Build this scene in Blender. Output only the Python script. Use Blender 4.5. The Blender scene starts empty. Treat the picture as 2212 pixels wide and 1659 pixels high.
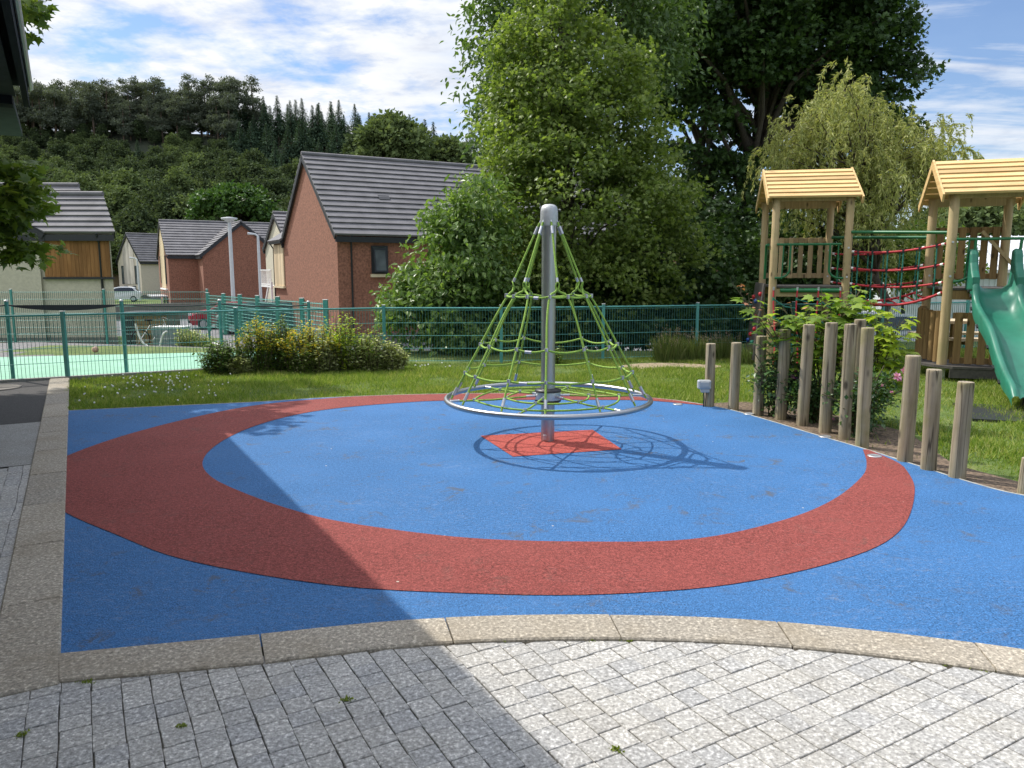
import bpy, math, random
import numpy as np
from mathutils import Vector, Matrix, noise as mnoise
R = math.radians
PI = math.pi
random.seed(7)
SC = bpy.context.scene
COL = SC.collection

# ------------------------------------------------------------------ camera geometry
EYE = 1.6
FPX, CXP, CYP, HORY = 1662.0, 1106.0, 829.5, 585.0      # focal length, centre and horizon in a 2212 px wide frame
PITCH = math.atan((CYP - HORY) / FPX)
cP, sP = math.cos(PITCH), math.sin(PITCH)

def ray(x, y):
    a, b = (x - CXP) / FPX, -(y - CYP) / FPX
    return Vector((a, cP + b * sP, -sP + b * cP))

def G(x, y, z=0.0):
    d = ray(x, y); t = (z - EYE) / d.z
    return Vector((0, 0, EYE)) + d * t

def at(x, y, Y):
    d = ray(x, y)
    return Vector((0, 0, EYE)) + d * (Y / d.y)

# ------------------------------------------------------------------ materials
def newmat(name):
    m = bpy.data.materials.new(name); m.use_nodes = True
    nt = m.node_tree
    b = nt.nodes['Principled BSDF']
    return m, nt, b

def N(nt, t, **kw):
    n = nt.nodes.new(t)
    for k, v in kw.items():
        if k in n.inputs: n.inputs[k].default_value = v
        else: setattr(n, k, v)
    return n

def ramp(nt, src, stops, interp='LINEAR'):
    r = nt.nodes.new('ShaderNodeValToRGB')
    r.color_ramp.interpolation = interp
    els = r.color_ramp.elements
    while len(els) < len(stops): els.new(0.5)
    for e, (p, c) in zip(els, stops):
        e.position = p
        e.color = (c[0], c[1], c[2], 1) if hasattr(c, '__len__') else (c, c, c, 1)
    nt.links.new(src, r.inputs[0])
    return r.outputs[0]

def coords(nt, scale=(1, 1, 1), rot=(0, 0, 0)):
    tc = nt.nodes.new('ShaderNodeTexCoord')
    mp = nt.nodes.new('ShaderNodeMapping')
    mp.inputs['Scale'].default_value = scale
    mp.inputs['Rotation'].default_value = rot
    nt.links.new(tc.outputs['Object'], mp.inputs[0])
    return mp.outputs[0]

def noise(nt, vec, scale, detail=4, rough=0.55, dist=0.0):
    n = N(nt, 'ShaderNodeTexNoise', Scale=scale, Detail=detail, Roughness=rough, Distortion=dist)
    nt.links.new(vec, n.inputs['Vector'])
    return n.outputs['Fac']

def mixc(nt, fac, a, b, blend='MIX'):
    m = nt.nodes.new('ShaderNodeMix'); m.data_type = 'RGBA'; m.blend_type = blend
    for s, v in ((0, fac), (6, a), (7, b)):
        if hasattr(v, 'node'): nt.links.new(v, m.inputs[s])
        else: m.inputs[s].default_value = (v if s == 0 else (*v, 1))
    return m.outputs[2]

def bump(nt, b, h, strength=0.4, dist=0.01):
    n = N(nt, 'ShaderNodeBump', Strength=strength, Distance=dist)
    nt.links.new(h, n.inputs['Height'])
    nt.links.new(n.outputs[0], b.inputs['Normal'])

def math_n(nt, op, a, b=0.0):
    n = nt.nodes.new('ShaderNodeMath'); n.operation = op
    for i, v in enumerate((a, b)):
        if hasattr(v, 'node'): nt.links.new(v, n.inputs[i])
        else: n.inputs[i].default_value = v
    return n.outputs[0]

def plain(name, c, rough=0.5, metal=0.0, var=0.12, scale=6.0, bmp=0.0, bscale=60.0, spec=0.5, stretch=(1, 1, 1)):
    m, nt, b = newmat(name)
    v = coords(nt, stretch)
    f = noise(nt, v, scale, 6)
    lo = tuple(x * (1 - var) for x in c); hi = tuple(min(1, x * (1 + var)) for x in c)
    nt.links.new(ramp(nt, f, [(0.3, lo), (0.7, hi)]), b.inputs['Base Color'])
    b.inputs['Roughness'].default_value = rough
    b.inputs['Metallic'].default_value = metal
    b.inputs['Specular IOR Level'].default_value = spec
    if bmp: bump(nt, b, noise(nt, v, bscale, 3), bmp, 0.01)
    return m

def leafmat(name, cols, trans=0.35, rough=0.45, spec=0.35, patch=1.2, tint=(1.15, 1.25, 0.5)):
    """leaf: colour varies from leaf to leaf and in broad patches; light passes through"""
    m, nt, b = newmat(name)
    g = nt.nodes.new('ShaderNodeNewGeometry')
    v = coords(nt)
    f = noise(nt, v, patch, 3)
    k = math_n(nt, 'ADD', math_n(nt, 'MULTIPLY', g.outputs['Random Per Island'], 0.62), math_n(nt, 'MULTIPLY', f, 0.45))
    n = len(cols)
    c = ramp(nt, k, [(0.12 + 0.76 * i / (n - 1), cc) for i, cc in enumerate(cols)])
    nt.links.new(c, b.inputs['Base Color'])
    b.inputs['Roughness'].default_value = rough
    b.inputs['Specular IOR Level'].default_value = spec
    t = nt.nodes.new('ShaderNodeBsdfTranslucent')
    nt.links.new(mixc(nt, 1.0, c, tint, 'MULTIPLY'), t.inputs['Color'])
    mx = nt.nodes.new('ShaderNodeMixShader'); mx.inputs[0].default_value = trans
    nt.links.new(b.outputs[0], mx.inputs[1]); nt.links.new(t.outputs[0], mx.inputs[2])
    nt.links.new(mx.outputs[0], nt.nodes['Material Output'].inputs['Surface'])
    return m

def wood(name, dark, light, zscale=(26, 26, 1.6), crack=True, green=None, rough=0.8, knots=True):
    m, nt, b = newmat(name)
    oi = nt.nodes.new('ShaderNodeObjectInfo')
    tc = nt.nodes.new('ShaderNodeTexCoord')
    g = nt.nodes.new('ShaderNodeNewGeometry')
    ad = nt.nodes.new('ShaderNodeVectorMath'); ad.operation = 'ADD'
    cmb = nt.nodes.new('ShaderNodeCombineXYZ')
    rnd = math_n(nt, 'MULTIPLY', math_n(nt, 'ADD', oi.outputs['Random'], g.outputs['Random Per Island']), 17.0)
    nt.links.new(rnd, cmb.inputs[2]); nt.links.new(rnd, cmb.inputs[0])
    nt.links.new(tc.outputs['Object'], ad.inputs[0]); nt.links.new(cmb.outputs[0], ad.inputs[1])
    mp = nt.nodes.new('ShaderNodeMapping'); mp.inputs['Scale'].default_value = zscale
    nt.links.new(ad.outputs[0], mp.inputs[0])
    f = noise(nt, mp.outputs[0], 1.0, 8, 0.65, 0.4)
    c = ramp(nt, f, [(0.25, dark), (0.5, [(x + y) / 2 for x, y in zip(dark, light)]), (0.75, light)])
    isl = ramp(nt, g.outputs['Random Per Island'], [(0, 0.72), (1, 1.15)])
    c = mixc(nt, 1.0, c, isl, 'MULTIPLY')
    if green:
        f2 = noise(nt, ad.outputs[0], 3.0, 4)
        c = mixc(nt, ramp(nt, f2, [(0.5, 0.0), (0.68, 0.65)]), c, green)
    if knots:
        vo = N(nt, 'ShaderNodeTexVoronoi', Scale=1.0)
        mk = nt.nodes.new('ShaderNodeMapping'); mk.inputs['Scale'].default_value = (7, 7, 3.2)
        nt.links.new(ad.outputs[0], mk.inputs[0]); nt.links.new(mk.outputs[0], vo.inputs['Vector'])
        c = mixc(nt, ramp(nt, vo.outputs['Distance'], [(0.09, 0.9), (0.19, 0.0)]), c, [x * 0.35 for x in dark])
    h = f
    if crack:
        mc = nt.nodes.new('ShaderNodeMapping'); mc.inputs['Scale'].default_value = (15, 15, 0.55)
        nt.links.new(ad.outputs[0], mc.inputs[0])
        f3 = noise(nt, mc.outputs[0], 1.0, 2, 0.4)
        k = ramp(nt, f3, [(0.478, 0.0), (0.495, 0.8), (0.505, 0.8), (0.522, 0.0)])
        c = mixc(nt, k, c, [x * 0.3 for x in dark])
    nt.links.new(c, b.inputs['Base Color'])
    b.inputs['Roughness'].default_value = rough
    b.inputs['Specular IOR Level'].default_value = 0.25
    bump(nt, b, h, 0.5, 0.004)
    return m

def rubber(name, c, scuff, dirt):
    m, nt, b = newmat(name)
    v = coords(nt)
    f = noise(nt, v, 120.0, 2, 0.7)
    f2 = noise(nt, v, 42.0, 3, 0.7)
    k = math_n(nt, 'ADD', math_n(nt, 'MULTIPLY', f, 0.68), math_n(nt, 'MULTIPLY', f2, 0.32))
    col = ramp(nt, k, [(0.33, [x * 0.22 for x in c]), (0.5, c), (0.66, [min(1, x * 1.8 + 0.02) for x in c])])
    big = noise(nt, v, 1.1, 5, 0.6)
    col = mixc(nt, ramp(nt, big, [(0.40, 0.0), (0.70, 0.38)]), col, [x * 1.35 + 0.015 for x in c])
    # pale scuffs: stretched streaks broken by larger patches
    sv = coords(nt, (11, 26, 1), (0, 0, 0.35))
    st = noise(nt, sv, 1.0, 6, 0.75, 1.8)
    pm = noise(nt, v, 0.75, 3)
    sc = math_n(nt, 'MULTIPLY', ramp(nt, st, [(0.53, 0.0), (0.68, 1.0)]), ramp(nt, pm, [(0.40, 0.0), (0.60, scuff)]))
    col = mixc(nt, sc, col, [x * 0.55 + 0.26 for x in c])
    # dirt blotches
    dm = noise(nt, v, 5.5, 6, 0.75, 0.6)
    pm2 = noise(nt, v, 1.7, 2)
    dd = math_n(nt, 'MULTIPLY', ramp(nt, dm, [(0.54, 0.0), (0.68, 1.0)]), ramp(nt, pm2, [(0.46, 0.0), (0.58, dirt)]))
    col = mixc(nt, dd, col, (0.10, 0.09, 0.07))
    # crumbs
    vo = N(nt, 'ShaderNodeTexVoronoi', Scale=3.3); nt.links.new(v, vo.inputs['Vector'])
    col = mixc(nt, ramp(nt, vo.outputs['Distance'], [(0.018, 0.9), (0.03, 0.0)]), col, (0.6, 0.55, 0.45))
    nt.links.new(col, b.inputs['Base Color'])
    b.inputs['Roughness'].default_value = 0.8
    b.inputs['Specular IOR Level'].default_value = 0.3
    bump(nt, b, k, 1.0, 0.012)
    return m

def granite(name, base, speck=110.0, warm=0.0, island=True, stain=0.25):
    m, nt, b = newmat(name)
    v = coords(nt)
    f = noise(nt, v, speck, 3, 0.75)
    col = ramp(nt, f, [(0.3, [x * 0.38 for x in base]), (0.45, [x * 0.82 for x in base]), (0.55, base), (0.66, [min(1, x * 1.8) for x in base])])
    vo = N(nt, 'ShaderNodeTexVoronoi', Scale=26.0); nt.links.new(v, vo.inputs['Vector'])
    col = mixc(nt, ramp(nt, vo.outputs['Distance'], [(0.08, 0.55), (0.2, 0.0)]), col, [min(1, x * 1.7) for x in base])
    if island:
        g = nt.nodes.new('ShaderNodeNewGeometry')
        col = mixc(nt, 1.0, col, ramp(nt, g.outputs['Random Per Island'], [(0, (0.88, 0.89, 0.91)), (0.5, (0.98, 0.97, 0.95)), (1, (1.10, 1.09, 1.07))]), 'MULTIPLY')
    big = noise(nt, v, 2.2, 6, 0.65)
    col = mixc(nt, ramp(nt, big, [(0.45, 0.0), (0.7, stain)]), col, [base[0] * 0.62, base[1] * 0.55, base[2] * 0.42])
    nt.links.new(col, b.inputs['Base Color'])
    b.inputs['Roughness'].default_value = 0.75
    b.inputs['Specular IOR Level'].default_value = 0.35
    bump(nt, b, math_n(nt, 'ADD', f, math_n(nt, 'MULTIPLY', noise(nt, v, 35.0, 3), 1.2)), 0.45, 0.006)
    return m

M = {}
M['blue'] = rubber('blue_rubber', (0.037, 0.138, 0.325), 0.42, 0.85)
M['red'] = rubber('red_rubber', (0.225, 0.047, 0.038), 0.12, 0.3)
M['redsq'] = rubber('bright_red_rubber', (0.37, 0.066, 0.05), 0.1, 0.25)
M['sett'] = granite('granite_sett', (0.42, 0.41, 0.39), 62.0)
M['kerb'] = granite('granite_kerb', (0.36, 0.32, 0.26), 58.0, stain=0.45)
M['slab'] = granite('paving_slab', (0.30, 0.30, 0.29), 140.0, stain=0.4)
M['joint'] = plain('joint_sand', (0.21, 0.195, 0.165), 0.95, var=0.5, scale=30)
M['asphalt'] = plain('asphalt', (0.055, 0.052, 0.05), 0.9, var=0.45, scale=90, bmp=0.6, bscale=160)
M['carpark'] = plain('carpark_asphalt', (0.16, 0.16, 0.165), 0.9, var=0.25, scale=3)
M['white'] = plain('white_paint', (0.78, 0.78, 0.76), 0.6, var=0.08)
M['soil'] = plain('bark_mulch', (0.135, 0.095, 0.062), 0.95, var=0.75, scale=38, bmp=1.0, bscale=45)
M['dryearth'] = plain('dry_earth', (0.30, 0.235, 0.15), 0.95, var=0.35, scale=25, bmp=0.8, bscale=50)
M['gravel'] = plain('gravel', (0.16, 0.155, 0.15), 0.95, var=0.6, scale=22, bmp=1.0, bscale=30)
M['court'] = plain('court_green', (0.24, 0.47, 0.33), 0.85, var=0.12, scale=3)
M['steel'] = plain('brushed_steel', (0.45, 0.455, 0.46), 0.36, 1.0, var=0.16, scale=40, stretch=(24, 24, 0.4))
M['galv'] = plain('galvanised_steel', (0.55, 0.56, 0.58), 0.42, 0.85, var=0.15, scale=14)
M['alu'] = plain('cast_aluminium', (0.50, 0.51, 0.50), 0.5, 0.7, var=0.12, scale=25, bmp=0.15, bscale=90)
M['black'] = plain('black_plastic', (0.018, 0.018, 0.02), 0.45, var=0.2)
M['trim'] = plain('dull_edging', (0.34, 0.34, 0.31), 0.7, var=0.3, scale=14)
M['rope'] = plain('lime_rope', (0.25, 0.41, 0.055), 0.75, var=0.35, scale=120, bmp=0.5, bscale=220)
M['ropered'] = plain('red_rope', (0.42, 0.025, 0.035), 0.7, var=0.3, scale=120)
M['ropegreen'] = plain('green_rope', (0.02, 0.17, 0.13), 0.7, var=0.3, scale=120)
M['fence'] = plain('teal_green_fence_paint', (0.075, 0.28, 0.255), 0.42, var=0.12, scale=9)
M['wire'] = plain('dark_green_wire', (0.045, 0.165, 0.15), 0.45, var=0.12, scale=9)
M['wirelit'] = plain('lit_teal_wire', (0.10, 0.33, 0.30), 0.42, var=0.12, scale=9)  # brighter copy of the wire green, light on the wires put into the colour
M['postwood'] = wood('weathered_post_wood', (0.15, 0.118, 0.072), (0.47, 0.395, 0.265), green=(0.21, 0.19, 0.07))
M['endgrain'] = plain('end_grain', (0.30, 0.25, 0.18), 0.9, var=0.4, scale=50)
M['pine'] = wood('treated_pine_post', (0.31, 0.225, 0.115), (0.55, 0.42, 0.23), crack=False, green=(0.30, 0.26, 0.12), rough=0.65)
M['pineroof'] = wood('pine_roof_board', (0.52, 0.33, 0.135), (0.78, 0.56, 0.27), zscale=(2, 2, 30), crack=False, rough=0.6, knots=False)
M['pinedark'] = wood('treated_pine_board', (0.16, 0.095, 0.035), (0.33, 0.215, 0.09), zscale=(28, 28, 2.0), crack=False, rough=0.7)
M['deck'] = plain('deck_panel', (0.07, 0.062, 0.055), 0.7, var=0.3, scale=20)
M['slide'] = plain('green_slide_plastic', (0.018, 0.155, 0.098), 0.42, var=0.16, scale=5)
M['greenrail'] = plain('green_rail_paint', (0.012, 0.13, 0.045), 0.35, var=0.08)
M['holdred'] = plain('red_hold', (0.5, 0.02, 0.03), 0.45)
M['holdblue'] = plain('blue_hold', (0.02, 0.08, 0.3), 0.45)
M['holdgreen'] = plain('green_hold', (0.02, 0.2, 0.12), 0.45)
M['box'] = plain('grey_socket_box', (0.42, 0.44, 0.45), 0.45, var=0.06)
M['brick'] = plain('red_roughcast', (0.262, 0.115, 0.073), 0.95, var=0.42, scale=11.0, bmp=0.9, bscale=14)
M['cream'] = plain('cream_roughcast', (0.52, 0.48, 0.37), 0.95, var=0.1, scale=9.0, bmp=0.7, bscale=9)
M['palecream'] = plain('pinkish_cream_roughcast', (0.60, 0.52, 0.43), 0.95, var=0.08, scale=9.0, bmp=0.5, bscale=9)
M['greyclad'] = wood('silvered_cladding', (0.48, 0.42, 0.37), (0.64, 0.58, 0.52), zscale=(4, 4, 0.7), crack=False, knots=False)
M['tan'] = plain('tan_roughcast', (0.45, 0.32, 0.21), 0.95, var=0.12, scale=6.0, bmp=0.5, bscale=9)
M['base'] = plain('base_course', (0.17, 0.155, 0.135), 0.9, var=0.2, scale=5.0)
M['tile'] = plain('grey_roof_tile', (0.155, 0.15, 0.157), 0.78, var=0.2, scale=1.6, spec=0.3)
M['fascia'] = plain('dark_fascia', (0.018, 0.02, 0.024), 0.5, var=0.1)
M['eave'] = plain('dark_eave_metal', (0.014, 0.017, 0.022), 0.85, var=0.15, spec=0.12)
M['glass'] = plain('window_glass', (0.10, 0.115, 0.12), 0.06, var=0.3, scale=2.0, spec=0.8)
M['sill'] = plain('cream_sill', (0.6, 0.5, 0.33), 0.8, var=0.06)
M['cedar'] = wood('cedar_cladding', (0.17, 0.075, 0.022), (0.40, 0.205, 0.075), zscale=(4, 4, 0.7), crack=False, knots=False)
M['paleclad'] = wood('pale_cladding', (0.55, 0.42, 0.26), (0.75, 0.62, 0.43), zscale=(4, 4, 0.7), crack=False, knots=False)
M['whiteclad'] = plain('white_sheet_cladding', (0.62, 0.65, 0.69), 0.5, var=0.08, scale=2)
M['paleroof'] = plain('pale_metal_roof', (0.72, 0.74, 0.76), 0.45, var=0.05, scale=2)
M['bark'] = plain('tree_bark', (0.075, 0.06, 0.045), 0.95, var=0.5, scale=14, stretch=(3, 3, 0.6), bmp=0.8, bscale=20)
M['barkpine'] = plain('pine_bark', (0.12, 0.085, 0.062), 0.95, var=0.4, scale=5)
M['twig'] = plain('green_brown_twig', (0.10, 0.085, 0.04), 0.8, var=0.3, scale=20)
M['skin'] = plain('soffit_metal', (0.055, 0.06, 0.068), 0.45, 0.3, var=0.15)
M['soffit'] = plain('soffit_board', (0.045, 0.05, 0.05), 0.85, var=0.15, spec=0.15)
M['gutter'] = plain('pale_gutter_metal', (0.62, 0.64, 0.66), 0.4, 0.4, var=0.06)
M['paint_white'] = plain('white_car_paint', (0.7, 0.72, 0.74), 0.25, var=0.02)
M['paint_red'] = plain('red_car_paint', (0.42, 0.018, 0.045), 0.22, var=0.02)
M['paint_dark'] = plain('dark_blue_car_paint', (0.03, 0.05, 0.075), 0.2, var=0.02)
M['carglass'] = plain('car_glass', (0.02, 0.025, 0.03), 0.05, var=0.05, spec=0.9)
M['tyre'] = plain('tyre_rubber', (0.02, 0.02, 0.021), 0.85, var=0.1)
M['lamp'] = plain('car_lamp', (0.7, 0.72, 0.74), 0.1, var=0.02)
M['polegrey'] = plain('pale_grey_pole', (0.56, 0.58, 0.6), 0.5, var=0.06)
M['daisy'] = plain('white_clover', (0.8, 0.8, 0.76), 0.8, var=0.08)
M['pink'] = leafmat('pink_petal', [(0.52, 0.16, 0.36), (0.68, 0.30, 0.52), (0.78, 0.48, 0.66)], 0.3)
M['peach'] = leafmat('coral_young_leaf', [(0.42, 0.15, 0.09), (0.55, 0.24, 0.14)], 0.3)
M['yellow'] = leafmat('yellow_petal', [(0.72, 0.54, 0.03), (0.85, 0.70, 0.07)], 0.4, tint=(1, 1, 0.8))
# foliage
M['l_maple'] = leafmat('field_maple_leaf', [(0.105, 0.158, 0.040), (0.18, 0.245, 0.060), (0.285, 0.345, 0.10)], 0.46)
M['l_cherry'] = leafmat('cherry_leaf', [(0.085, 0.150, 0.040), (0.150, 0.235, 0.060), (0.26, 0.36, 0.10)], 0.38, 0.38, 0.5)
M['l_cherry_dark'] = leafmat('tall_cherry_leaf', [(0.06, 0.112, 0.036), (0.105, 0.172, 0.052), (0.17, 0.25, 0.08)], 0.36, 0.4, 0.45)
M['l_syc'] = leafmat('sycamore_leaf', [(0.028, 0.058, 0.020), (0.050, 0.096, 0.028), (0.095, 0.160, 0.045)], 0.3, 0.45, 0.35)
M['l_willow'] = leafmat('willow_leaf', [(0.23, 0.285, 0.085), (0.37, 0.40, 0.13), (0.53, 0.53, 0.21)], 0.4, 0.5, 0.3, tint=(1.1, 1.1, 0.6))
M['l_sapling'] = leafmat('maple_sapling_leaf', [(0.13, 0.22, 0.035), (0.22, 0.33, 0.048), (0.36, 0.47, 0.07)], 0.52, 0.4, 0.45, 4.0)
M['l_lime'] = leafmat('yellow_green_leaf', [(0.33, 0.43, 0.045), (0.48, 0.56, 0.055)], 0.5, 0.4, 0.4, 4.0)
M['l_rose'] = leafmat('rose_leaf', [(0.027, 0.068, 0.022), (0.061, 0.128, 0.038), (0.121, 0.203, 0.061)], 0.3, 0.4, 0.45, 3.0)
M['l_shrub'] = leafmat('shrub_leaf', [(0.085, 0.15, 0.03), (0.16, 0.25, 0.05), (0.27, 0.36, 0.08)], 0.5, patch=2.5)
M['l_varieg'] = leafmat('variegated_leaf', [(0.14, 0.18, 0.055), (0.36, 0.39, 0.16), (0.66, 0.66, 0.38)], 0.42, patch=2.5)
M['l_left'] = leafmat('norway_maple_leaf', [(0.06, 0.10, 0.022), (0.13, 0.19, 0.032), (0.24, 0.29, 0.05)], 0.45, patch=2.0)
M['l_hill'] = leafmat('hill_broadleaf', [(0.038, 0.056, 0.030), (0.066, 0.092, 0.044), (0.108, 0.142, 0.062)], 0.22, 0.8, 0.06, 0.25, (1.1, 1.15, 0.6))
M['l_hill2'] = leafmat('hill_light_broadleaf', [(0.078, 0.110, 0.048), (0.120, 0.162, 0.064), (0.175, 0.220, 0.088)], 0.24, 0.8, 0.06, 0.25, (1.1, 1.15, 0.6))
M['l_pine'] = leafmat('scots_pine_needles', [(0.094, 0.112, 0.084), (0.132, 0.152, 0.112), (0.176, 0.196, 0.142)], 0.18, 0.8, 0.05, 0.3)
M['l_spruce'] = leafmat('spruce_needles', [(0.040, 0.070, 0.046), (0.064, 0.104, 0.064), (0.098, 0.146, 0.082)], 0.15, 0.8, 0.05, 0.3)
M['l_round'] = leafmat('dense_sycamore_leaf', [(0.033, 0.075, 0.019), (0.063, 0.128, 0.030), (0.112, 0.195, 0.045)], 0.2, 0.5, 0.25, 0.5)
M['grass'] = leafmat('grass_blade', [(0.085, 0.155, 0.024), (0.165, 0.255, 0.036), (0.27, 0.34, 0.065), (0.44, 0.42, 0.16)], 0.4, 0.55, 0.25, 1.3, tint=(1.1, 1.2, 0.6))
M['moss'] = leafmat('moss_weed', [(0.16, 0.22, 0.04), (0.30, 0.34, 0.07)], 0.3)
M['tallgrass'] = leafmat('tall_grass_blade', [(0.07, 0.12, 0.03), (0.14, 0.19, 0.05), (0.25, 0.27, 0.10)], 0.35, 0.55, 0.25, 2.0)
M['seed'] = leafmat('grass_seed_head', [(0.28, 0.20, 0.16), (0.40, 0.32, 0.26)], 0.3)

def ground_mat():
    m, nt, b = newmat('ground_grass')
    v = coords(nt)
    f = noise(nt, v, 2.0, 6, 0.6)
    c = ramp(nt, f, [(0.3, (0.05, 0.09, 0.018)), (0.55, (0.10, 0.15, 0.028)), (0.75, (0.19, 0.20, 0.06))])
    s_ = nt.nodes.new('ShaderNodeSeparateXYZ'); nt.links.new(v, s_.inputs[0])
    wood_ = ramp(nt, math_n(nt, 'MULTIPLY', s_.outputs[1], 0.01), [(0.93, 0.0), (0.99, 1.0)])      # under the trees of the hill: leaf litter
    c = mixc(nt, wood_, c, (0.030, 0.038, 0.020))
    nt.links.new(c, b.inputs['Base Color']); b.inputs['Roughness'].default_value = 0.95
    bump(nt, b, noise(nt, v, 60, 3), 0.8, 0.02)
    return m
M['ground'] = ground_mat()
M['wood_floor'] = plain('forest_floor', (0.025, 0.035, 0.016), 0.95, var=0.5, scale=0.4)

# ------------------------------------------------------------------ mesh helpers
WORLD = {}                                            # object name -> world origin (nothing is rotated)

def tag(o, label=None, cat=None, group=None, kind=None):
    for k, v in (('label', label), ('category', cat), ('group', group), ('kind', kind)):
        if v: o[k] = v
    return o

def empty(name, loc, label=None, cat=None, group=None):
    o = bpy.data.objects.new(name, None); COL.objects.link(o)
    o.empty_display_size = 0.2
    o.location = loc; WORLD[o.name] = Vector(loc)
    return tag(o, label, cat, group)

def link(name, me, parent=None, origin=None):
    o = bpy.data.objects.new(name, me); COL.objects.link(o)
    if parent is not None:
        o.parent = parent; WORLD[o.name] = WORLD[parent.name]
    else:
        o.location = origin if origin is not None else (0, 0, 0); WORLD[o.name] = Vector(o.location)
    return o

class MB:
    def __init__(s): s.v, s.f, s.m, s.sm = [], [], [], []
    def face(s, pts, mi=0, smooth=False):
        n = len(s.v); s.v.extend(Vector(p) for p in pts); s.f.append(list(range(n, n + len(pts)))); s.m.append(mi); s.sm.append(smooth); return s
    def mesh(s, vs, fs, mi=0, smooth=False):
        n = len(s.v); s.v.extend(Vector(p) for p in vs)
        for f in fs: s.f.append([n + i for i in f]); s.m.append(mi); s.sm.append(smooth)
        return s
    def box(s, c, size, ax=None, mi=0, bev=0.0):
        """box: centre, full sizes, three axis vectors"""
        X, Y, Z = ax if ax else (Vector((1, 0, 0)), Vector((0, 1, 0)), Vector((0, 0, 1)))
        c = Vector(c); hx, hy, hz = (d / 2 for d in size)
        if bev <= 0:
            vs = [c + X * (hx * i) + Y * (hy * j) + Z * (hz * k) for k in (-1, 1) for j in (-1, 1) for i in (-1, 1)]
            fs = [(0, 2, 3, 1), (4, 5, 7, 6), (0, 1, 5, 4), (2, 6, 7, 3), (0, 4, 6, 2), (1, 3, 7, 5)]
            return s.mesh(vs, fs, mi)
        vs, b = [], min(bev, hx * .9, hy * .9, hz * .9)
        for k in (-1, 1):
            for j in (-1, 1):
                for i in (-1, 1):
                    vs.append(c + X * (i * (hx - b)) + Y * (j * (hy - b)) + Z * (k * hz))
                    vs.append(c + X * (i * hx) + Y * (j * (hy - b)) + Z * (k * (hz - b)))
                    vs.append(c + X * (i * (hx - b)) + Y * (j * hy) + Z * (k * (hz - b)))
        def q(i, j, k, t): return 3 * ((k > 0) * 4 + (j > 0) * 2 + (i > 0)) + t
        fs = []
        for k in (-1, 1):
            f = [q(-1, -1, k, 0), q(1, -1, k, 0), q(1, 1, k, 0), q(-1, 1, k, 0)]; fs.append(f if k > 0 else f[::-1])
        for i in (-1, 1):
            f = [q(i, -1, -1, 1), q(i, 1, -1, 1), q(i, 1, 1, 1), q(i, -1, 1, 1)]; fs.append(f if i > 0 else f[::-1])
        for j in (-1, 1):
            f = [q(-1, j, -1, 2), q(1, j, -1, 2), q(1, j, 1, 2), q(-1, j, 1, 2)]; fs.append(f[::-1] if j > 0 else f)
        for a in (-1, 1):
            for bb in (-1, 1):
                fs.append([q(-1, a, bb, 0), q(1, a, bb, 0), q(1, a, bb, 2), q(-1, a, bb, 2)][::(1 if a * bb < 0 else -1)])
                fs.append([q(a, -1, bb, 0), q(a, 1, bb, 0), q(a, 1, bb, 1), q(a, -1, bb, 1)][::(1 if a * bb > 0 else -1)])
                fs.append([q(a, bb, -1, 1), q(a, bb, 1, 1), q(a, bb, 1, 2), q(a, bb, -1, 2)][::(1 if a * bb > 0 else -1)])
        for k in (-1, 1):
            for j in (-1, 1):
                for i in (-1, 1):
                    f = [q(i, j, k, 0), q(i, j, k, 1), q(i, j, k, 2)]; fs.append(f if i * j * k > 0 else f[::-1])
        return s.mesh(vs, fs, mi)
    def tube(s, pts, r, n=8, mi=0, cap=True, closed=False, smooth=True):
        pts = [Vector(p) for p in pts]; L = len(pts)
        rs = r if hasattr(r, '__len__') else [r] * L
        base = len(s.v); up = None
        for i, p in enumerate(pts):
            a = pts[i - 1] if (i > 0 or closed) else p
            b = pts[(i + 1) % L] if (i < L - 1 or closed) else p
            t = (b - a)
            if t.length < 1e-9: t = Vector((0, 0, 1))
            t.normalize()
            if up is None: up = Vector((0, 0, 1)) if abs(t.z) < 0.9 else Vector((1, 0, 0))
            x = up - t * up.dot(t)
            if x.length < 1e-6: x = Vector((1, 0, 0)) - t * t.x
            x.normalize(); y = t.cross(x); up = x
            for k in range(n):
                an = 2 * PI * k / n
                s.v.append(p + (x * math.cos(an) + y * math.sin(an)) * rs[i])
        for i in range(L if closed else L - 1):
            for k in range(n):
                a = base + i * n; b = base + ((i + 1) % L) * n
                s.f.append([a + k, a + (k + 1) % n, b + (k + 1) % n, b + k]); s.m.append(mi); s.sm.append(smooth)
        if cap and not closed:
            e = base + (L - 1) * n
            for q, rev in ((base, True), (e, False)):
                nb = len(s.v); s.v.extend(Vector(s.v[q + k]) for k in range(n))
                f = [nb + k for k in range(n)]; s.f.append(f[::-1] if rev else f); s.m.append(mi); s.sm.append(False)
        return s
    def lathe(s, c, prof, n=24, mi=0, smooth=True, mis=None):
        """prof: (radius, z) from bottom to top round a vertical axis"""
        c = Vector(c); base = len(s.v)
        for r, z in prof:
            for k in range(n):
                an = 2 * PI * k / n
                s.v.append(c + Vector((r * math.cos(an), r * math.sin(an), z)))
        for i in range(len(prof) - 1):
            for k in range(n):
                a, b = base + i * n, base + (i + 1) * n
                s.f.append([a + k, a + (k + 1) % n, b + (k + 1) % n, b + k]); s.m.append(mis[i] if mis else mi); s.sm.append(smooth)
        for q, rev, rr, m_ in ((base + (len(prof) - 1) * n, False, prof[-1][0], mis[-1] if mis else mi), (base, True, prof[0][0], mi)):
            if rr > 1e-4:
                nb = len(s.v); s.v.extend(Vector(s.v[q + k]) for k in range(n))
                f = [nb + k for k in range(n)]; s.f.append(f[::-1] if rev else f); s.m.append(m_); s.sm.append(False)
        return s
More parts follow.
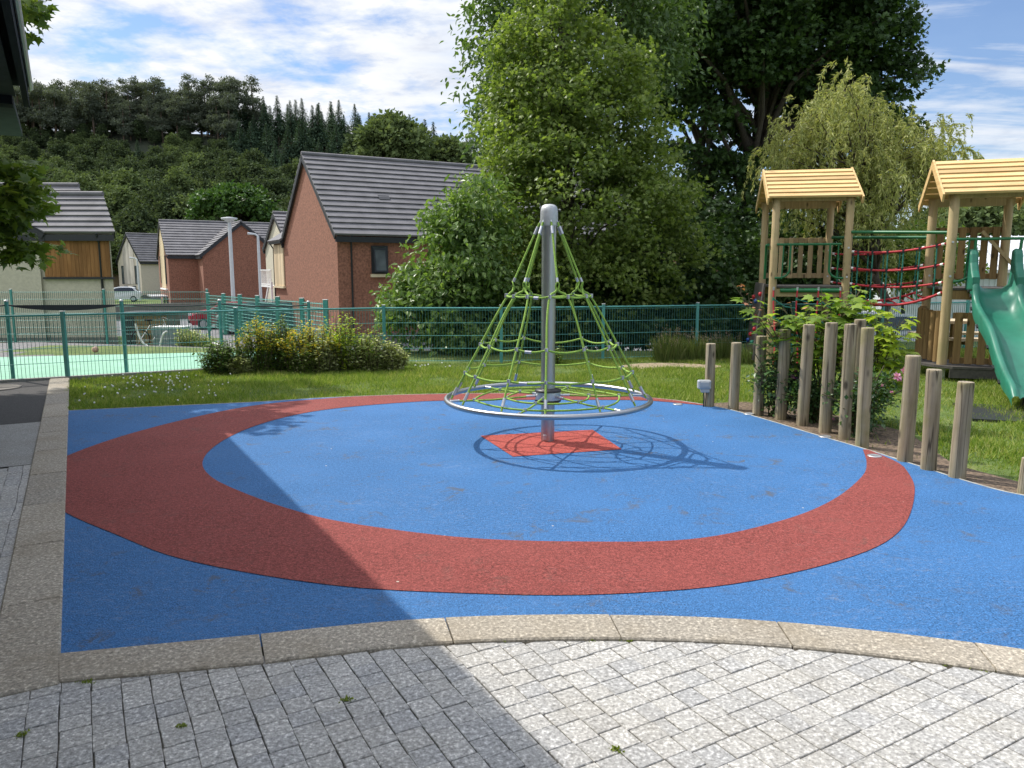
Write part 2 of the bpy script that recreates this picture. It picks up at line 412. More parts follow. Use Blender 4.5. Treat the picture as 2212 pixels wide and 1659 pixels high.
    def prism(s, pts, d, mi=0):
        """closed polygon extruded by vector d"""
        pts = [Vector(p) for p in pts]; d = Vector(d); n = len(pts)
        vs = pts + [p + d for p in pts]
        fs = [list(range(n))[::-1], list(range(n, 2 * n))] + [[i, (i + 1) % n, n + (i + 1) % n, n + i] for i in range(n)]
        return s.mesh(vs, fs, mi)
    def build(s, name, mats, parent=None, origin=None, fix=False):
        mats = mats if isinstance(mats, (list, tuple)) else [mats]
        o0 = WORLD[parent.name] if parent is not None else Vector(origin if origin is not None else (0, 0, 0))
        me = bpy.data.meshes.new(name)
        me.from_pydata([tuple(v - o0) for v in s.v], [], s.f)
        for mt in mats: me.materials.append(mt)
        me.polygons.foreach_set('material_index', s.m)
        me.polygons.foreach_set('use_smooth', s.sm)
        if fix:
            import bmesh
            bm = bmesh.new(); bm.from_mesh(me); bmesh.ops.recalc_face_normals(bm, faces=bm.faces); bm.to_mesh(me); bm.free()
        me.update()
        return link(name, me, parent, origin)

def np_mesh(name, co, loops, starts, mats, midx=None, smooth=None):
    me = bpy.data.meshes.new(name)
    me.vertices.add(len(co)); me.vertices.foreach_set('co', np.ascontiguousarray(co, dtype=np.float32).ravel())
    me.loops.add(len(loops)); me.loops.foreach_set('vertex_index', np.ascontiguousarray(loops, dtype=np.int32))
    me.polygons.add(len(starts)); me.polygons.foreach_set('loop_start', np.ascontiguousarray(starts, dtype=np.int32))
    for mt in mats: me.materials.append(mt)
    if midx is not None: me.polygons.foreach_set('material_index', np.ascontiguousarray(midx, dtype=np.int32))
    me.polygons.foreach_set('use_smooth', np.zeros(len(starts), dtype=bool))
    me.update(calc_edges=True)
    return me

# leaf outlines: (x across, y along, z out of plane), with their faces
SH = {
 'leaf': ([(0, 0, 0), (.34, .42, .07), (0, 1, -.06), (-.34, .42, .07)], [(0, 1, 2), (0, 2, 3)]),
 'narrow': ([(0, 0, 0), (.10, .4, .02), (0, 1, -.05), (-.10, .4, .02)], [(0, 1, 2), (0, 2, 3)]),
 'oval': ([(0, 0, 0), (.2, .2, .04), (.24, .5, .06), (0, 1, -.10), (-.24, .5, .06), (-.2, .2, .04)], [(0, 1, 2, 3), (0, 3, 4, 5)]),
 'blade': ([(-.5, 0, 0), (.5, 0, 0), (0, 1, .0)], [(0, 1, 2)]),
 'maple': ([(0, 0, 0), (.22, -.12, 0), (.30, .06, .0), (.58, .10, -.05), (.36, .27, .02), (.62, .58, -.06), (.30, .50, .02), (.17, .66, .0), (0, 1.0, -.08),
            (-.17, .66, .0), (-.30, .50, .02), (-.62, .58, -.06), (-.36, .27, .02), (-.58, .10, -.05), (-.30, .06, 0), (-.22, -.12, 0), (0, .36, .05)],
           [(0, 1, 2, 16), (2, 3, 4, 16), (4, 5, 6, 16), (6, 7, 16), (7, 8, 9, 16), (9, 10, 16), (10, 11, 12, 16), (12, 13, 14, 16), (14, 15, 0, 16)]),
 'palm5': ([(0, 0, 0), (.5, .1, -.04), (.28, .3, .03), (.5, .62, -.05), (.17, .6, .0), (0, 1, -.07), (-.17, .6, .0), (-.5, .62, -.05), (-.28, .3, .03), (-.5, .1, -.04)],
           [(0, 1, 2, 8, 9), (2, 3, 4), (4, 5, 6), (6, 7, 8), (2, 4, 6, 8)]),
}

def norm(a): return a / np.maximum(np.linalg.norm(a, axis=1, keepdims=True), 1e-9)

def leaf_arrays(c, n, d, size, shape, roll=None):
    """leaf copies: centres c, normals n, along-leaf directions d, sizes"""
    T, F = SH[shape]; T = np.array(T, float)
    d = norm(d); n = n - d * np.sum(n * d, axis=1, keepdims=True); n = norm(n)
    x = np.cross(d, n)
    K, m = len(c), len(T)
    co = c[:, None, :] + size[:, None, None] * (T[None, :, 0, None] * x[:, None, :] + T[None, :, 1, None] * d[:, None, :] + T[None, :, 2, None] * n[:, None, :])
    lt = np.concatenate([np.array(f) for f in F]); lens = np.array([len(f) for f in F])
    loops = (np.arange(K)[:, None] * m + lt[None, :]).ravel()
    st0 = np.concatenate([[0], np.cumsum(lens)[:-1]])
    starts = (np.arange(K)[:, None] * len(lt) + st0[None, :]).ravel()
    return co.reshape(-1, 3), loops, starts

def join_arrays(parts):
    co, lo, st, mi = [], [], [], []; nv = nl = 0
    for (c, l, s), m in parts:
        co.append(c); lo.append(l + nv); st.append(s + nl); mi.append(np.full(len(s), m)); nv += len(c); nl += len(l)
    return np.concatenate(co), np.concatenate(lo), np.concatenate(st), np.concatenate(mi)

def mb_arrays(mb):
    co = np.array([tuple(v) for v in mb.v], float)
    lens = np.array([len(f) for f in mb.f])
    return co, np.concatenate([np.array(f) for f in mb.f]), np.concatenate([[0], np.cumsum(lens)[:-1]])

def crown(rng, lobes, nb, per, spread, size, shape, up=0.5, droop=0.2, shell=0.62, flat=0.6, jitter=0.9, zmin=None, cut=None):
    """leaves in boughs spread through ellipsoid lobes [(centre, radii)]; returns bough centres and leaf arrays"""
    C = np.array([l[0] for l in lobes], float); Rr = np.array([l[1] for l in lobes], float)
    w = (Rr[:, 0] * Rr[:, 1] + Rr[:, 1] * Rr[:, 2] + Rr[:, 0] * Rr[:, 2]); w = w / w.sum()
    k = rng.choice(len(lobes), nb, p=w)
    dirs = norm(rng.normal(size=(nb, 3)))
    rad = shell + (1 - shell) * rng.random(nb) ** 0.6
    P = C[k] + dirs * Rr[k] * rad[:, None]
    if zmin is not None: P[:, 2] = np.maximum(P[:, 2], zmin + rng.random(nb) * 0.3)
    if cut is not None:
        keep = cut(P); P, dirs, k = P[keep], dirs[keep], k[keep]; nb = len(P)
    out = dirs.copy(); out[:, 2] = out[:, 2] * 0.4 + 0.25; out = norm(out)
    b = np.repeat(np.arange(nb), per)
    sc = np.clip(rng.normal(size=(nb * per, 3)), -1.7, 1.7) * np.array([1, 1, flat]) * spread * (0.6 + 0.8 * rng.random(nb))[b][:, None]
    c = P[b] + sc + out[b] * (rng.random(nb * per)[:, None] - 0.3) * spread
    nrm = norm(out[b] * (1 - up) + np.array([0, 0, up]) + rng.normal(size=(nb * per, 3)) * jitter * 0.55)
    d = out[b] * 0.8 + rng.normal(size=(nb * per, 3)) * 0.8; d[:, 2] -= droop
    sz = size * (0.65 + 0.7 * rng.random(nb * per))
    return P, leaf_arrays(c, nrm, d, sz, shape)

def limb_mesh(rng, base, top, r0, targets, rl=0.03, start=0.25, n=7, bend=0.12):
    """tapered trunk from base to top with limbs curving out to the target points"""
    mb = MB(); base, top = Vector(base), Vector(top)
    ax = top - base; H = ax.length
    pts = []
    for i in range(8):
        t = i / 7
        j = Vector((rng.normal() * bend, rng.normal() * bend, 0)) * (t * (1 - t) * 2 + 0.15 * t) * min(1, H / 4)
        pts.append(base + ax * t + (j if 0 < i else Vector()))
    rs = [r0 * (1.25 if i == 0 else 1) * (1 - 0.82 * i / 7) for i in range(8)]
    mb.tube(pts, rs, n)
    for T in targets:
        T = Vector(T)
        t = min(0.95, max(start, (T.z - base.z) / max(H, .1) * 0.75 - 0.12 * rng.random()))
        i = min(6, int(t * 7)); q = pts[i].lerp(pts[i + 1], t * 7 - i)
        mid = q.lerp(T, 0.5) + Vector((0, 0, 0.12 * (T - q).length)) + Vector(rng.normal(size=3)) * 0.05 * (T - q).length
        L = [q, q.lerp(mid, 0.5) + Vector((0, 0, 0.03)), mid, mid.lerp(T, 0.55), T]
        rr = min(rs[i] * 0.6, rl * (1 + (T - q).length * 0.25))
        mb.tube(L, [rr, rr * .8, rr * .6, rr * .4, rr * .18], 5, cap=False)
    return mb

def tree(name, label, cat, base, top, r0, layers, targets_n=24, seed=1, group=None, rl=0.03, barkm='bark', start=0.25, bend=0.12):
    """tree > trunk, crown (one child named crown per kind of leaf)"""
    rng = np.random.default_rng(seed)
    root = empty(name, base, label, cat, group)
    o = np.array(base, float)
    tg = []
    parts, mats = [], []
    for L in layers:
        P, arr = crown(rng, **{k: v for k, v in L.items() if k != 'mat'}, rng=rng) if False else crown(rng, **{k: v for k, v in L.items() if k != 'mat'})
        tg.append(P)
        if L['mat'] not in mats: mats.append(L['mat'])
        parts.append(((arr[0] - o, arr[1], arr[2]), mats.index(L['mat'])))
    P = np.concatenate(tg)
    sel = rng.choice(len(P), min(targets_n, len(P)), replace=False)
    limb_mesh(rng, base, top, r0, P[sel], rl, start, bend=bend).build('trunk', M[barkm], root)
    me = np_mesh('crown', *join_arrays(parts)[:3], [M[m] for m in mats], join_arrays(parts)[3])
    link('crown', me, root)
    return root
# ------------------------------------------------------------------ terrain
def sstep(t):
    t = max(0.0, min(1.0, t)); return t * t * (3 - 2 * t)

RIDGE = [(-1.4, 40), (-.67, 42), (-.5, 41.5), (-.33, 40.5), (-.18, 36), (-.06, 29), (.12, 17), (.45, 5), (.8, 3), (2, 3)]
def ridge_h(a):
    a = max(-1.4, min(2, a))
    for (a0, h0), (a1, h1) in zip(RIDGE, RIDGE[1:]):
        if a <= a1: return h0 + (h1 - h0) * (a - a0) / (a1 - a0)
    return 3
def gz(x, y):
    t = max(0.0, min(1.0, (y - 15.9 + .23 * min(0, x + 4)) / 14.0)) if x < 6 else max(0.0, min(1.0, (y - 18) / 14.0))
    z = -0.035 - 1.715 * t
    if y > 96:
        r = ridge_h(x / y)
        t = (y - 96) / 122
        z += r * (.70 * t + .30 * t ** 7) if y < 218 else r * (1 - 0.5 * sstep((y - 218) / 250))
    return z

def grid_sheet(name, xs, ys, mat, zf):
    vs = [(x, y, zf(x, y)) for y in ys for x in xs]
    n = len(xs)
    fs = [(j * n + i, j * n + i + 1, (j + 1) * n + i + 1, (j + 1) * n + i) for j in range(len(ys) - 1) for i in range(n - 1)]
    me = bpy.data.meshes.new(name); me.from_pydata(vs, [], fs); me.materials.append(mat)
    return tag(link(name, me), kind='structure')

xs = [-1200, -700, -450] + [-300 + 12 * i for i in range(24)] + [-16, -14, -12, -10, -8, -6, -5, -4, -3, 0, 3, 6, 8, 12] + [24 + 12 * i for i in range(24)] + [450, 700, 1200]
ys = [-200, -60, -20, 0, 6, 11, 12, 13, 14, 15, 15.5, 16, 16.5, 17, 18, 19, 20, 22, 24, 26, 28, 29, 30, 31, 32, 40, 60, 96] + [102 + 7 * i for i in range(20)] + [260, 320, 400, 480, 700, 1200, 2000]
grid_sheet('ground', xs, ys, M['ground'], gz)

def sheet(name, pts, z, mat):
    mb = MB(); mb.face([(p[0], p[1], z) for p in pts])
    return tag(mb.build(name, mat), kind='structure')

def catmull(P, n=8):
    P = [Vector((p[0], p[1], p[2] if len(p) > 2 else 0)) for p in P]; out = []
    Q = [P[0] * 2 - P[1]] + P + [P[-1] * 2 - P[-2]]
    for i in range(1, len(Q) - 2):
        a, b, c, d = Q[i - 1:i + 3]
        for k in range(n):
            t = k / n
            out.append(0.5 * (2 * b + (c - a) * t + (2 * a - 5 * b + 4 * c - d) * t * t + (3 * b - a - 3 * c + d) * t ** 3))
    return out + [P[-1]]

def resample(P, n):
    L = [0.0]
    for a, b in zip(P, P[1:]): L.append(L[-1] + (b - a).length)
    out = []; j = 0
    for i in range(n):
        s = L[-1] * i / (n - 1)
        while j < len(L) - 2 and L[j + 1] < s: j += 1
        t = (s - L[j]) / max(1e-9, L[j + 1] - L[j]); out.append(P[j].lerp(P[j + 1], min(1, t)))
    return out

U = Vector((-0.4916, 0.8708, 0)); V = Vector((0.8708, 0.4916, 0)); ZZ = Vector((0, 0, 1))   # the building's axes
KR0 = Vector((-1.765, 2.80, 0))                       # inner line of the long kerb

# wet-pour safety surface
edge_pts = [(-5.13, 8.76), (-4.1, 9.07), (-3.12, 9.364), (-2.287, 9.70), (-.891, 9.98), (.45, 9.98), (1.742, 9.66), (2.423, 9.03), (2.749, 8.254), (2.979, 7.50), (3.19, 6.87), (3.36, 6.25), (3.52, 5.68), (3.72, 5.33), (4.4, 4.78), (5.4, 4.2), (7.0, 3.6)]
EDGE = catmull(edge_pts, 6)
blue_poly = [KR0 - V * .06 + U * .17] + [KR0 - V * .06 + U * 6.83] + EDGE + [Vector((7, 1.6, 0)), Vector((4.4, 1.9, 0)), Vector((3.2, 2.6, 0)), Vector((2.19, 2.98, 0)), Vector((1.05, 3.25, 0)), Vector((.326, 3.29, 0)), Vector((-.44, 3.25, 0)), Vector((-1.175, 3.09, 0))]
sheet('blue_safety_surface_ground', blue_poly, 0.0, M['blue'])
outer = [(2.42, 9.06), (1.74, 9.70), (.9, 9.93), (-.1, 10.01), (-.888, 9.96), (-1.6, 9.86), (-2.27, 9.644), (-3.05, 9.13), (-3.5, 8.35), (-3.82, 7.3), (-3.86, 6.3), (-3.55, 5.55), (-3.027, 5.0), (-2.429, 4.531), (-1.827, 4.111), (-.968, 3.772), (-.246, 3.662), (.448, 3.646), (1.184, 3.789), (1.956, 4.182), (2.459, 4.66), (2.962, 5.484), (3.19, 6.05), (3.25, 6.35), (3.215, 6.80)]
inner = [(2.40, 9.03), (1.692, 9.44), (.9, 9.50), (.1, 9.50), (-.6, 9.46), (-1.177, 9.364), (-2.0, 8.95), (-2.45, 8.45), (-2.70, 7.75), (-2.743, 7.0), (-2.62, 6.35), (-2.35, 5.85), (-1.95, 5.42), (-1.5, 5.03), (-1.056, 4.749), (-.297, 4.473), (.425, 4.401), (1.099, 4.449), (1.749, 4.796), (2.267, 5.253), (2.747, 5.87), (2.98, 6.3), (3.17, 6.79)]
oa, ia = resample(catmull(outer), 150), resample(catmull(inner), 150)
mb = MB()
mb.mesh([p + ZZ * .004 for p in oa] + [p + ZZ * .004 for p in ia], [(i, 150 + i, 151 + i, i + 1) for i in range(149)])
tag(mb.build('red_ring_ground_marking', M['red']), kind='structure')
sheet('red_square_ground_marking', [(-.308, 7.375), (.008, 6.523), (.993, 6.803), (.818, 7.662)], .004, M['redsq'])

# edging trim round the surface
mb = MB(); mb.tube([p + ZZ * .0 for p in EDGE], .006, 4)
tag(mb.build('edging_strip_trim', M['trim']), kind='structure')

# kerbs: long straight one
mb = MB(); L = .915
for i in range(11):
    s0 = i * L + .004; s1 = min(9.93, (i + 1) * L - .004)
    w = .255 if i else .255
    mb.box(KR0 + U * ((s0 + s1) / 2) - V * (w / 2) + ZZ * (-.044 + random.uniform(-.002, .002)), (w, s1 - s0, .12), (V, U, ZZ), bev=.008)
tag(mb.build('long_kerb', M['kerb']), kind='structure')
ko = catmull([(-1.905, 3.03), (-1.175, 3.191), (-.44, 3.349), (.326, 3.397), (1.055, 3.353), (1.808, 3.182), (2.5, 2.93), (3.3, 2.52), (4.2, 1.95)], 10)
ki = catmull([(-1.775, 2.81), (-1.099, 2.942), (-.41, 3.106), (.311, 3.161), (1.026, 3.119), (1.73, 2.96), (2.38, 2.72), (3.16, 2.33), (4.05, 1.76)], 10)
ko, ki = resample(ko, 121), resample(ki, 121)
mb = MB()
cuts = [0, 15, 30.2, 44.4, 58.5, 73.5, 88.5, 104, 120]
def lerpl(P, t):
    i = min(len(P) - 2, int(t)); return P[i].lerp(P[i + 1], t - i)
for a, b in zip(cuts, cuts[1:]):
    n = 8; ts = [a + .07 + (b - a - .14) * k / n for k in range(n + 1)]
    z = .016 + random.uniform(-.0015, .0015); B = .007
    vs = []
    for t in ts:
        o, i = lerpl(ko, t), lerpl(ki, t); dd = (o - i).normalized()
        vs += [o + ZZ * -.1, o + ZZ * (z - B), o - dd * B + ZZ * z, i + dd * B + ZZ * z, i + ZZ * (z - B), i + ZZ * -.1]
    fs = [(k * 6 + j, k * 6 + j + 1, k * 6 + j + 7, k * 6 + j + 6) for k in range(n) for j in range(5)] + [(0, 5, 4, 3, 2, 1), tuple(n * 6 + j for j in range(6))]
    mb.mesh(vs, fs)
tag(mb.build('curved_kerb', M['kerb'], fix=True), kind='structure')

# setts: square to the building, columns running away on one side, rows on the other
sheet('joint_bed_ground', [(-9, 7.0), (-6.5, -1.2), (9, -1.2), (9, 1.8), (4.3, 1.75), (3.2, 2.42), (1.8, 3.05), (.3, 3.25), (-1.1, 3.05), (-1.8, 2.86), (-4.3, 7.1), (-7.5, 10.0)], -.016, M['joint'])
def wander(b): return .006 * math.sin(b * 2.3 + 1.0) + .003 * math.sin(b * 7.1)
mb = MB()
def in_setts(p):
    q = p - KR0
    if q.dot(V) < -.24:                               # beyond the long kerb
        return p.y > -1 and q.dot(U) < 4.1 and q.dot(V) > -1.9
    if q.dot(U) > .06 and q.dot(V) < 0: return False
    if p.x > 4.0 or p.y < -.6: return False
    # below the curved kerb
    for a, b in zip(ki, ki[1:]):
        if a.x <= p.x <= b.x:
            t = (p.x - a.x) / (b.x - a.x); return p.y < a.y + (b.y - a.y) * t + .05
    return p.x < ki[0].x and p.y < 2.86
def sett(a0, a1, b0, b1):
    """box between a0..a1 along V and b0..b1 along U (relative to KR0)"""
    c = KR0 + V * ((a0 + a1) / 2 + wander((b0 + b1) / 2)) + U * ((b0 + b1) / 2 + .6 * wander((a0 + a1) / 2))
    if not in_setts(c): return
    if abs(c.x) > max(3.2, c.y * .85 + 1.4): return
    g = .0011
    t = Vector((random.gauss(0, .005), random.gauss(0, .005), 1)).normalized()
    X = (V - t * V.dot(t)).normalized(); Y = t.cross(X)
    c = c + V * random.gauss(0, .0011) + U * random.gauss(0, .001); rz_ = random.gauss(0, .008); X, Y = X + Y * rz_, Y - X * rz_
    mb.box(c + ZZ * (-.034 + random.gauss(0, .0008)), (a1 - a0 - 2 * g - abs(random.gauss(0, .0012)), b1 - b0 - 2 * g - abs(random.gauss(0, .0010)), .07), (X, Y, t), bev=.0022)
SPL = 1.95
i = -20
while i * .103 < SPL:                                   # columns along U
    a0 = i * .103
    if a0 + .103 > SPL + .001: break
    b = -3.6 + random.uniform(0, .1)
    while b < 4.2:
        l = random.choice((.085, .095, .10, .11, .12)); sett(a0, a0 + .103, b, b + l); b += l
    i += 1
SPL = i * .103
j = -40
while j * .102 < 1.8:                                   # rows along V
    b0 = j * .102; a = SPL
    first = True
    while a < 5.4:
        l = random.choice((.09, .10, .10, .11, .12)) if not first else random.choice((.06, .09, .11)); first = False
        sett(a, a + l, b0, b0 + .102); a += l
    j += 1
tag(mb.build('granite_sett_paving', M['sett']), kind='structure')

# left strip beyond the kerb: pale slab, tarmac, cover
KL0 = KR0 - V * .255
def kl(s, off=0): return KL0 + U * s - V * off
sheet('pale_slab_paving', [kl(4.15), kl(6.25), kl(6.25, 2.2), kl(4.15, 2.2)], -.004, M['slab'])
sheet('tarmac_path', [kl(6.26), kl(9.9), kl(9.9, 2.6), kl(6.26, 2.6)], -.006, M['asphalt'])
mb = MB(); p = G(8, 838)
mb.lathe((p.x - .1, p.y, -.006), [(.30, 0), (.30, .012), (.27, .016), (.25, .010), (.0, .010)], 28)
tag(mb.build('manhole_cover', M['base'], origin=(p.x - .1, p.y, -.006)), 'round grey metal inspection cover in the dark tarmac', 'manhole cover')

# soil, dry earth, court, car park
soil_in = [p for p in EDGE if p.x > 2.3 and p.y < 9.2]
soil_out = [(5.6, 4.45), (4.6, 5.0), (3.98, 5.6), (3.72, 6.3), (3.85, 6.95), (4.0, 7.6), (3.75, 8.4), (3.35, 9.0), (2.9, 9.45), (2.5, 9.35)]
sheet('bark_soil_bed', soil_in + [Vector((x, y, 0)) for x, y in soil_out], -.012, M['soil'])
E1 = catmull([(1.7, 13.0), (2.2, 13.5), (2.9, 13.6), (3.6, 13.2), (3.3, 12.85), (2.7, 12.95), (2.1, 12.75), (1.7, 13.0)], 4)
sheet('dry_earth_ground_patch', E1[:-1], -.022, M['dryearth'])
sheet('green_court_surface_ground', [(-16, 7.0), (-4.45, 12.87), (-3.8, 15.9), (-16, 13.0)], -.018, M['court'])
mb = MB(); n_ = 14
L1 = [Vector((-16, 13.0, 0)).lerp(Vector((-3.8, 15.9, 0)), k / n_) for k in range(n_ + 1)]
mb.mesh([p + ZZ * -.024 for p in L1] + [Vector((p.x, p.y + 3.2, gz(p.x, p.y + 3.2) + .03)) for p in L1], [(k, k + 1, n_ + 2 + k, n_ + 1 + k) for k in range(n_)])
tag(mb.build('gravel_strip_ground', M['gravel']), kind='structure')
mb = MB()
mb.box((-9.46, 9.99, -.0), (11.5, .09, .06), (Vector((.8796, .4757, 0)), Vector((-.4757, .8796, 0)), ZZ))
tag(mb.build('concrete_kerb_edging', M['slab']), kind='structure')
tag(MB().box((-12, 55, -1.745), (44, 52, .02)).build('car_park_surface', M['carpark']), kind='structure')
mb = MB()
for i in range(7):
    c = Vector((-11.2 - .6 * i, 38 + i * 2.9, -1.731)); mb.box(c, (4.6, .11, .004), (V, U, ZZ))
mb.box((-16, 60.5, -1.731), (9, .5, .004), (V, U, ZZ)); mb.box((-13.7, 35.5, -1.731), (5.0, .12, .004), (Vector((-.55, .83, 0)), Vector((.83, .55, 0)), ZZ))
tag(mb.build('parking_bay_markings_road', M['white']), kind='structure')

# grass: far too many blades to count
def inpoly(P, poly):
    x, y = P[:, 0], P[:, 1]; c = np.zeros(len(P), bool); n = len(poly)
    for i in range(n):
        x1, y1 = poly[i]; x2, y2 = poly[(i + 1) % n]
        c ^= ((y1 > y) != (y2 > y)) & (x < (x2 - x1) * (y - y1) / (y2 - y1 + 1e-12) + x1)
    return c
rg = np.random.default_rng(3)
EDG2 = [(p.x, p.y) for p in EDGE]
polyA = [(-6.62, 11.4), (-5.18, 8.80)] + [(x, y + .015) for x, y in EDG2 if x < 2.42 and y > 8.9] + [(2.6, 9.5), (3.0, 12.0), (3.6, 14.55), (1.67, 14.1), (-.19, 13.6), (-2.26, 13.55), (-4.53, 12.65)]
polyB = [(2.6, 9.45), (3.4, 9.05), (3.85, 8.4), (4.1, 7.6), (3.9, 6.95), (3.74, 6.4), (4.0, 5.62), (4.6, 5.02), (5.6, 4.5), (11, 4.6), (14, 16.0), (9.3, 16.1), (5.4, 15.1), (3.6, 14.55), (3.0, 12.0)]
dry = [(p.x, p.y) for p in E1[:-1]]
P1 = rg.uniform((-7, 8.7), (3.7, 14.7), (210000, 2)); P1 = P1[inpoly(P1, polyA) & ~inpoly(P1, dry)]
P2 = rg.uniform((2.5, 4.5), (14, 16.1), (300000, 2)); P2 = P2[inpoly(P2, polyB) & ~inpoly(P2, dry)]
P2 = P2[P2[:, 0] < P2[:, 1] * .72 + 1.2]
P3 = rg.uniform((1.55, 4.6), (4.8, 13.6), (26000, 2)); P3 = P3[(inpoly(P3, dry) | inpoly(P3, soil_out + [(p.x, p.y) for p in soil_in][::-1])) & (rg.random(len(P3)) < .16)]
PP = np.concatenate([P1, P2, P3])
cl = np.array([mnoise.noise(Vector((x * .9, y * .9, 1.3))) + .6 * mnoise.noise(Vector((x * 3.1, y * 3.1, 7.3))) for x, y in PP])
keep = rg.random(len(PP)) < np.clip(.80 + .55 * cl, .2, 1); PP, cl = PP[keep], cl[keep]
K = len(PP)
d = rg.normal(size=(K, 3)) * .55; d[:, 2] = 1.0
sz = (.040 + .045 * rg.random(K)) * np.clip(1 + .65 * cl, .5, 1.7)
SH['blade'] = ([(-.075, 0, 0), (.075, 0, 0), (0.02, 1, .0)], [(0, 1, 2)])
c3 = np.column_stack([PP, np.full(K, -.037)])
co, lo, st = leaf_arrays(c3, rg.normal(size=(K, 3)), d, sz, 'blade')
tag(link('grass', np_mesh('grass', co, lo, st, [M['grass']])), 'short green lawn grass around the play surface', 'grass', kind='stuff')
mb = MB()
for i in range(120):
    p = G(*( (random.gauss(345, 60), random.gauss(826, 12)) if i < 65 else ((random.uniform(170, 470), random.gauss(850, 14)) if i < 100 else (random.uniform(780, 1010), random.uniform(786, 800)))))
    if inpoly(np.array([[p.x, p.y]]), polyA)[0]:
        r = random.uniform(.010, .017); z = random.uniform(.02, .05)
        mb.lathe((p.x, p.y, z), [(.0, -r * .7), (r, 0), (r * .6, r * .7), (0, r)], 6)
tag(mb.build('clover_flowers', M['daisy']), 'tiny white clover flowers scattered in the shaded lawn', 'flowers', kind='stuff')
# weeds and moss in the joints
for i, (x, y, w) in enumerate([(190, 1474, .05), (1085, 1384, .035), (1357, 1384, .045), (1280, 1383, .03), (2050, 1437, .05), (2133, 1448, .075), (45, 1588, .03), (393, 1570, .03), (750, 1512, .04), (1330, 1620, .03)]):
    p = G(x, y); rr = np.random.default_rng(50 + i); K = 45
    c = np.column_stack([p.x + rr.normal(size=K) * w * .32, p.y + rr.normal(size=K) * .008, np.full(K, 0.0)])
    dd = rr.normal(size=(K, 3)) * .9; dd[:, 2] = .8
    a = leaf_arrays(c - np.array([p.x, p.y, 0]), rr.normal(size=(K, 3)), dd, .007 + .009 * rr.random(K), 'leaf')
    o = link('weed_tuft', np_mesh('weed_tuft', *a, [M['moss']]), None, (p.x, p.y, 0))
    tag(o, ['tuft of weeds in the corner where the two kerbs meet', 'weed tuft under the sunlit kerb, at its darker stone', 'broad weed tuft under the pale kerb stone',
            'small weed tuft beside a kerb joint in the sun', 'weed tuft at the far kerb end, on the nearer side', 'widest weed tuft, last one along the kerb', 'moss speck in the setts by the long kerb',
            'moss in a sett joint in the shade below the kerb', 'moss in a sett joint near the shadow edge', 'moss dot in the sunlit setts at the bottom of the view'][i], 'weeds', 'weeds in the paving joints')
# recessed lights
for i, (x, y) in enumerate([(1464, 874), (1618, 895), (1782, 944), (1889, 986)]):
    p = G(x, y); mb = MB(); mb.lathe((p.x, p.y, .002), [(.058, 0), (.058, .006), (.05, .010), (.046, .008), (0, .008)], 24)
    tag(mb.build('ground_light', M['galv'], origin=(p.x, p.y, .002)), ['flush round metal light in the thin end of the red band', 'flush round metal light by the third timber post', 'flush round metal light by the sixth timber post', 'flush round metal light in the red band by the tall posts'][i], 'ground light', 'recessed lights in the play surface')

# ------------------------------------------------------------------ fences
def fence(name, label, pts, h, gap=.05, rows=.2, w=.0058, mat='wire', post=.027, bay=2.1, rail=True, z0=None, zoff=0.0, extra=None, postm='fence', group=None, rw=None):
    """welded mesh fence: fence > post (each), mesh_panel (each), top_rail (each)"""
    pts = [Vector((p[0], p[1], 0)) for p in pts]
    zf = z0 or (lambda x, y: zoff)
    root = empty(name, (pts[0].x, pts[0].y, zf(pts[0].x, pts[0].y)), label, 'fence', group)
    def post_at(p, hh):
        mb = MB(); z = zf(p.x, p.y)
        mb.box((p.x, p.y, z + hh / 2 - .05), (post * 2, post * 2, hh + .1), bev=.004)
        mb.box((p.x, p.y, z + hh + .008), (post * 2 + .008, post * 2 + .008, .016), mi=1, bev=.004)
        mb.build('post', [M[postm], M['alu']], root)
    post_at(pts[0], h + .03)
    for a, b in zip(pts, pts[1:]):
        L = (b - a).length; d = (b - a) / L; nrm = Vector((-d.y, d.x, 0))
        za, zb = zf(a.x, a.y), zf(b.x, b.y)
        mb = MB(); n = max(2, int(L / gap))
        for i in range(n):
            t = (i + .5) / n; p = a.lerp(b, t); z = za + (zb - za) * t
            mb.box(p + ZZ * (z + .04 + (h - .06) / 2), (w, w, h - .06), (d, nrm, ZZ))
        k = int((h - .05) / rows)
        for j in range(k + 1):
            zz = .05 + (h - .10) * j / k
            for sgn in (-1, 1):
                q0 = a + ZZ * (za + zz) + nrm * (sgn * w); q1 = b + ZZ * (zb + zz) + nrm * (sgn * w)
                mb.tube([q0, q1], (rw or w) * .62, 4, mi=1, cap=False)
        mb.build('mesh_panel', [M[mat], M['wirelit']], root)
        if rail:
            MB().tube([a + d * post + ZZ * (za + h - .015), b - d * post + ZZ * (zb + h - .015)], .016, 8).build('top_rail', M[postm], root)
        post_at(b, h + .03)
    return root

FP = [(-9.3, 10.13), (-6.69, 11.48), (-4.53, 12.65), (-2.26, 13.6), (-.19, 13.6), (1.67, 14.08), (3.51, 14.6), (5.5, 15.1), (7.5, 15.6), (9.5, 16.1), (11.8, 16.7)]
fence('mesh_fence', 'low teal green mesh fence running along the whole lawn behind the rope spinner', FP, 1.0, zoff=-.035)
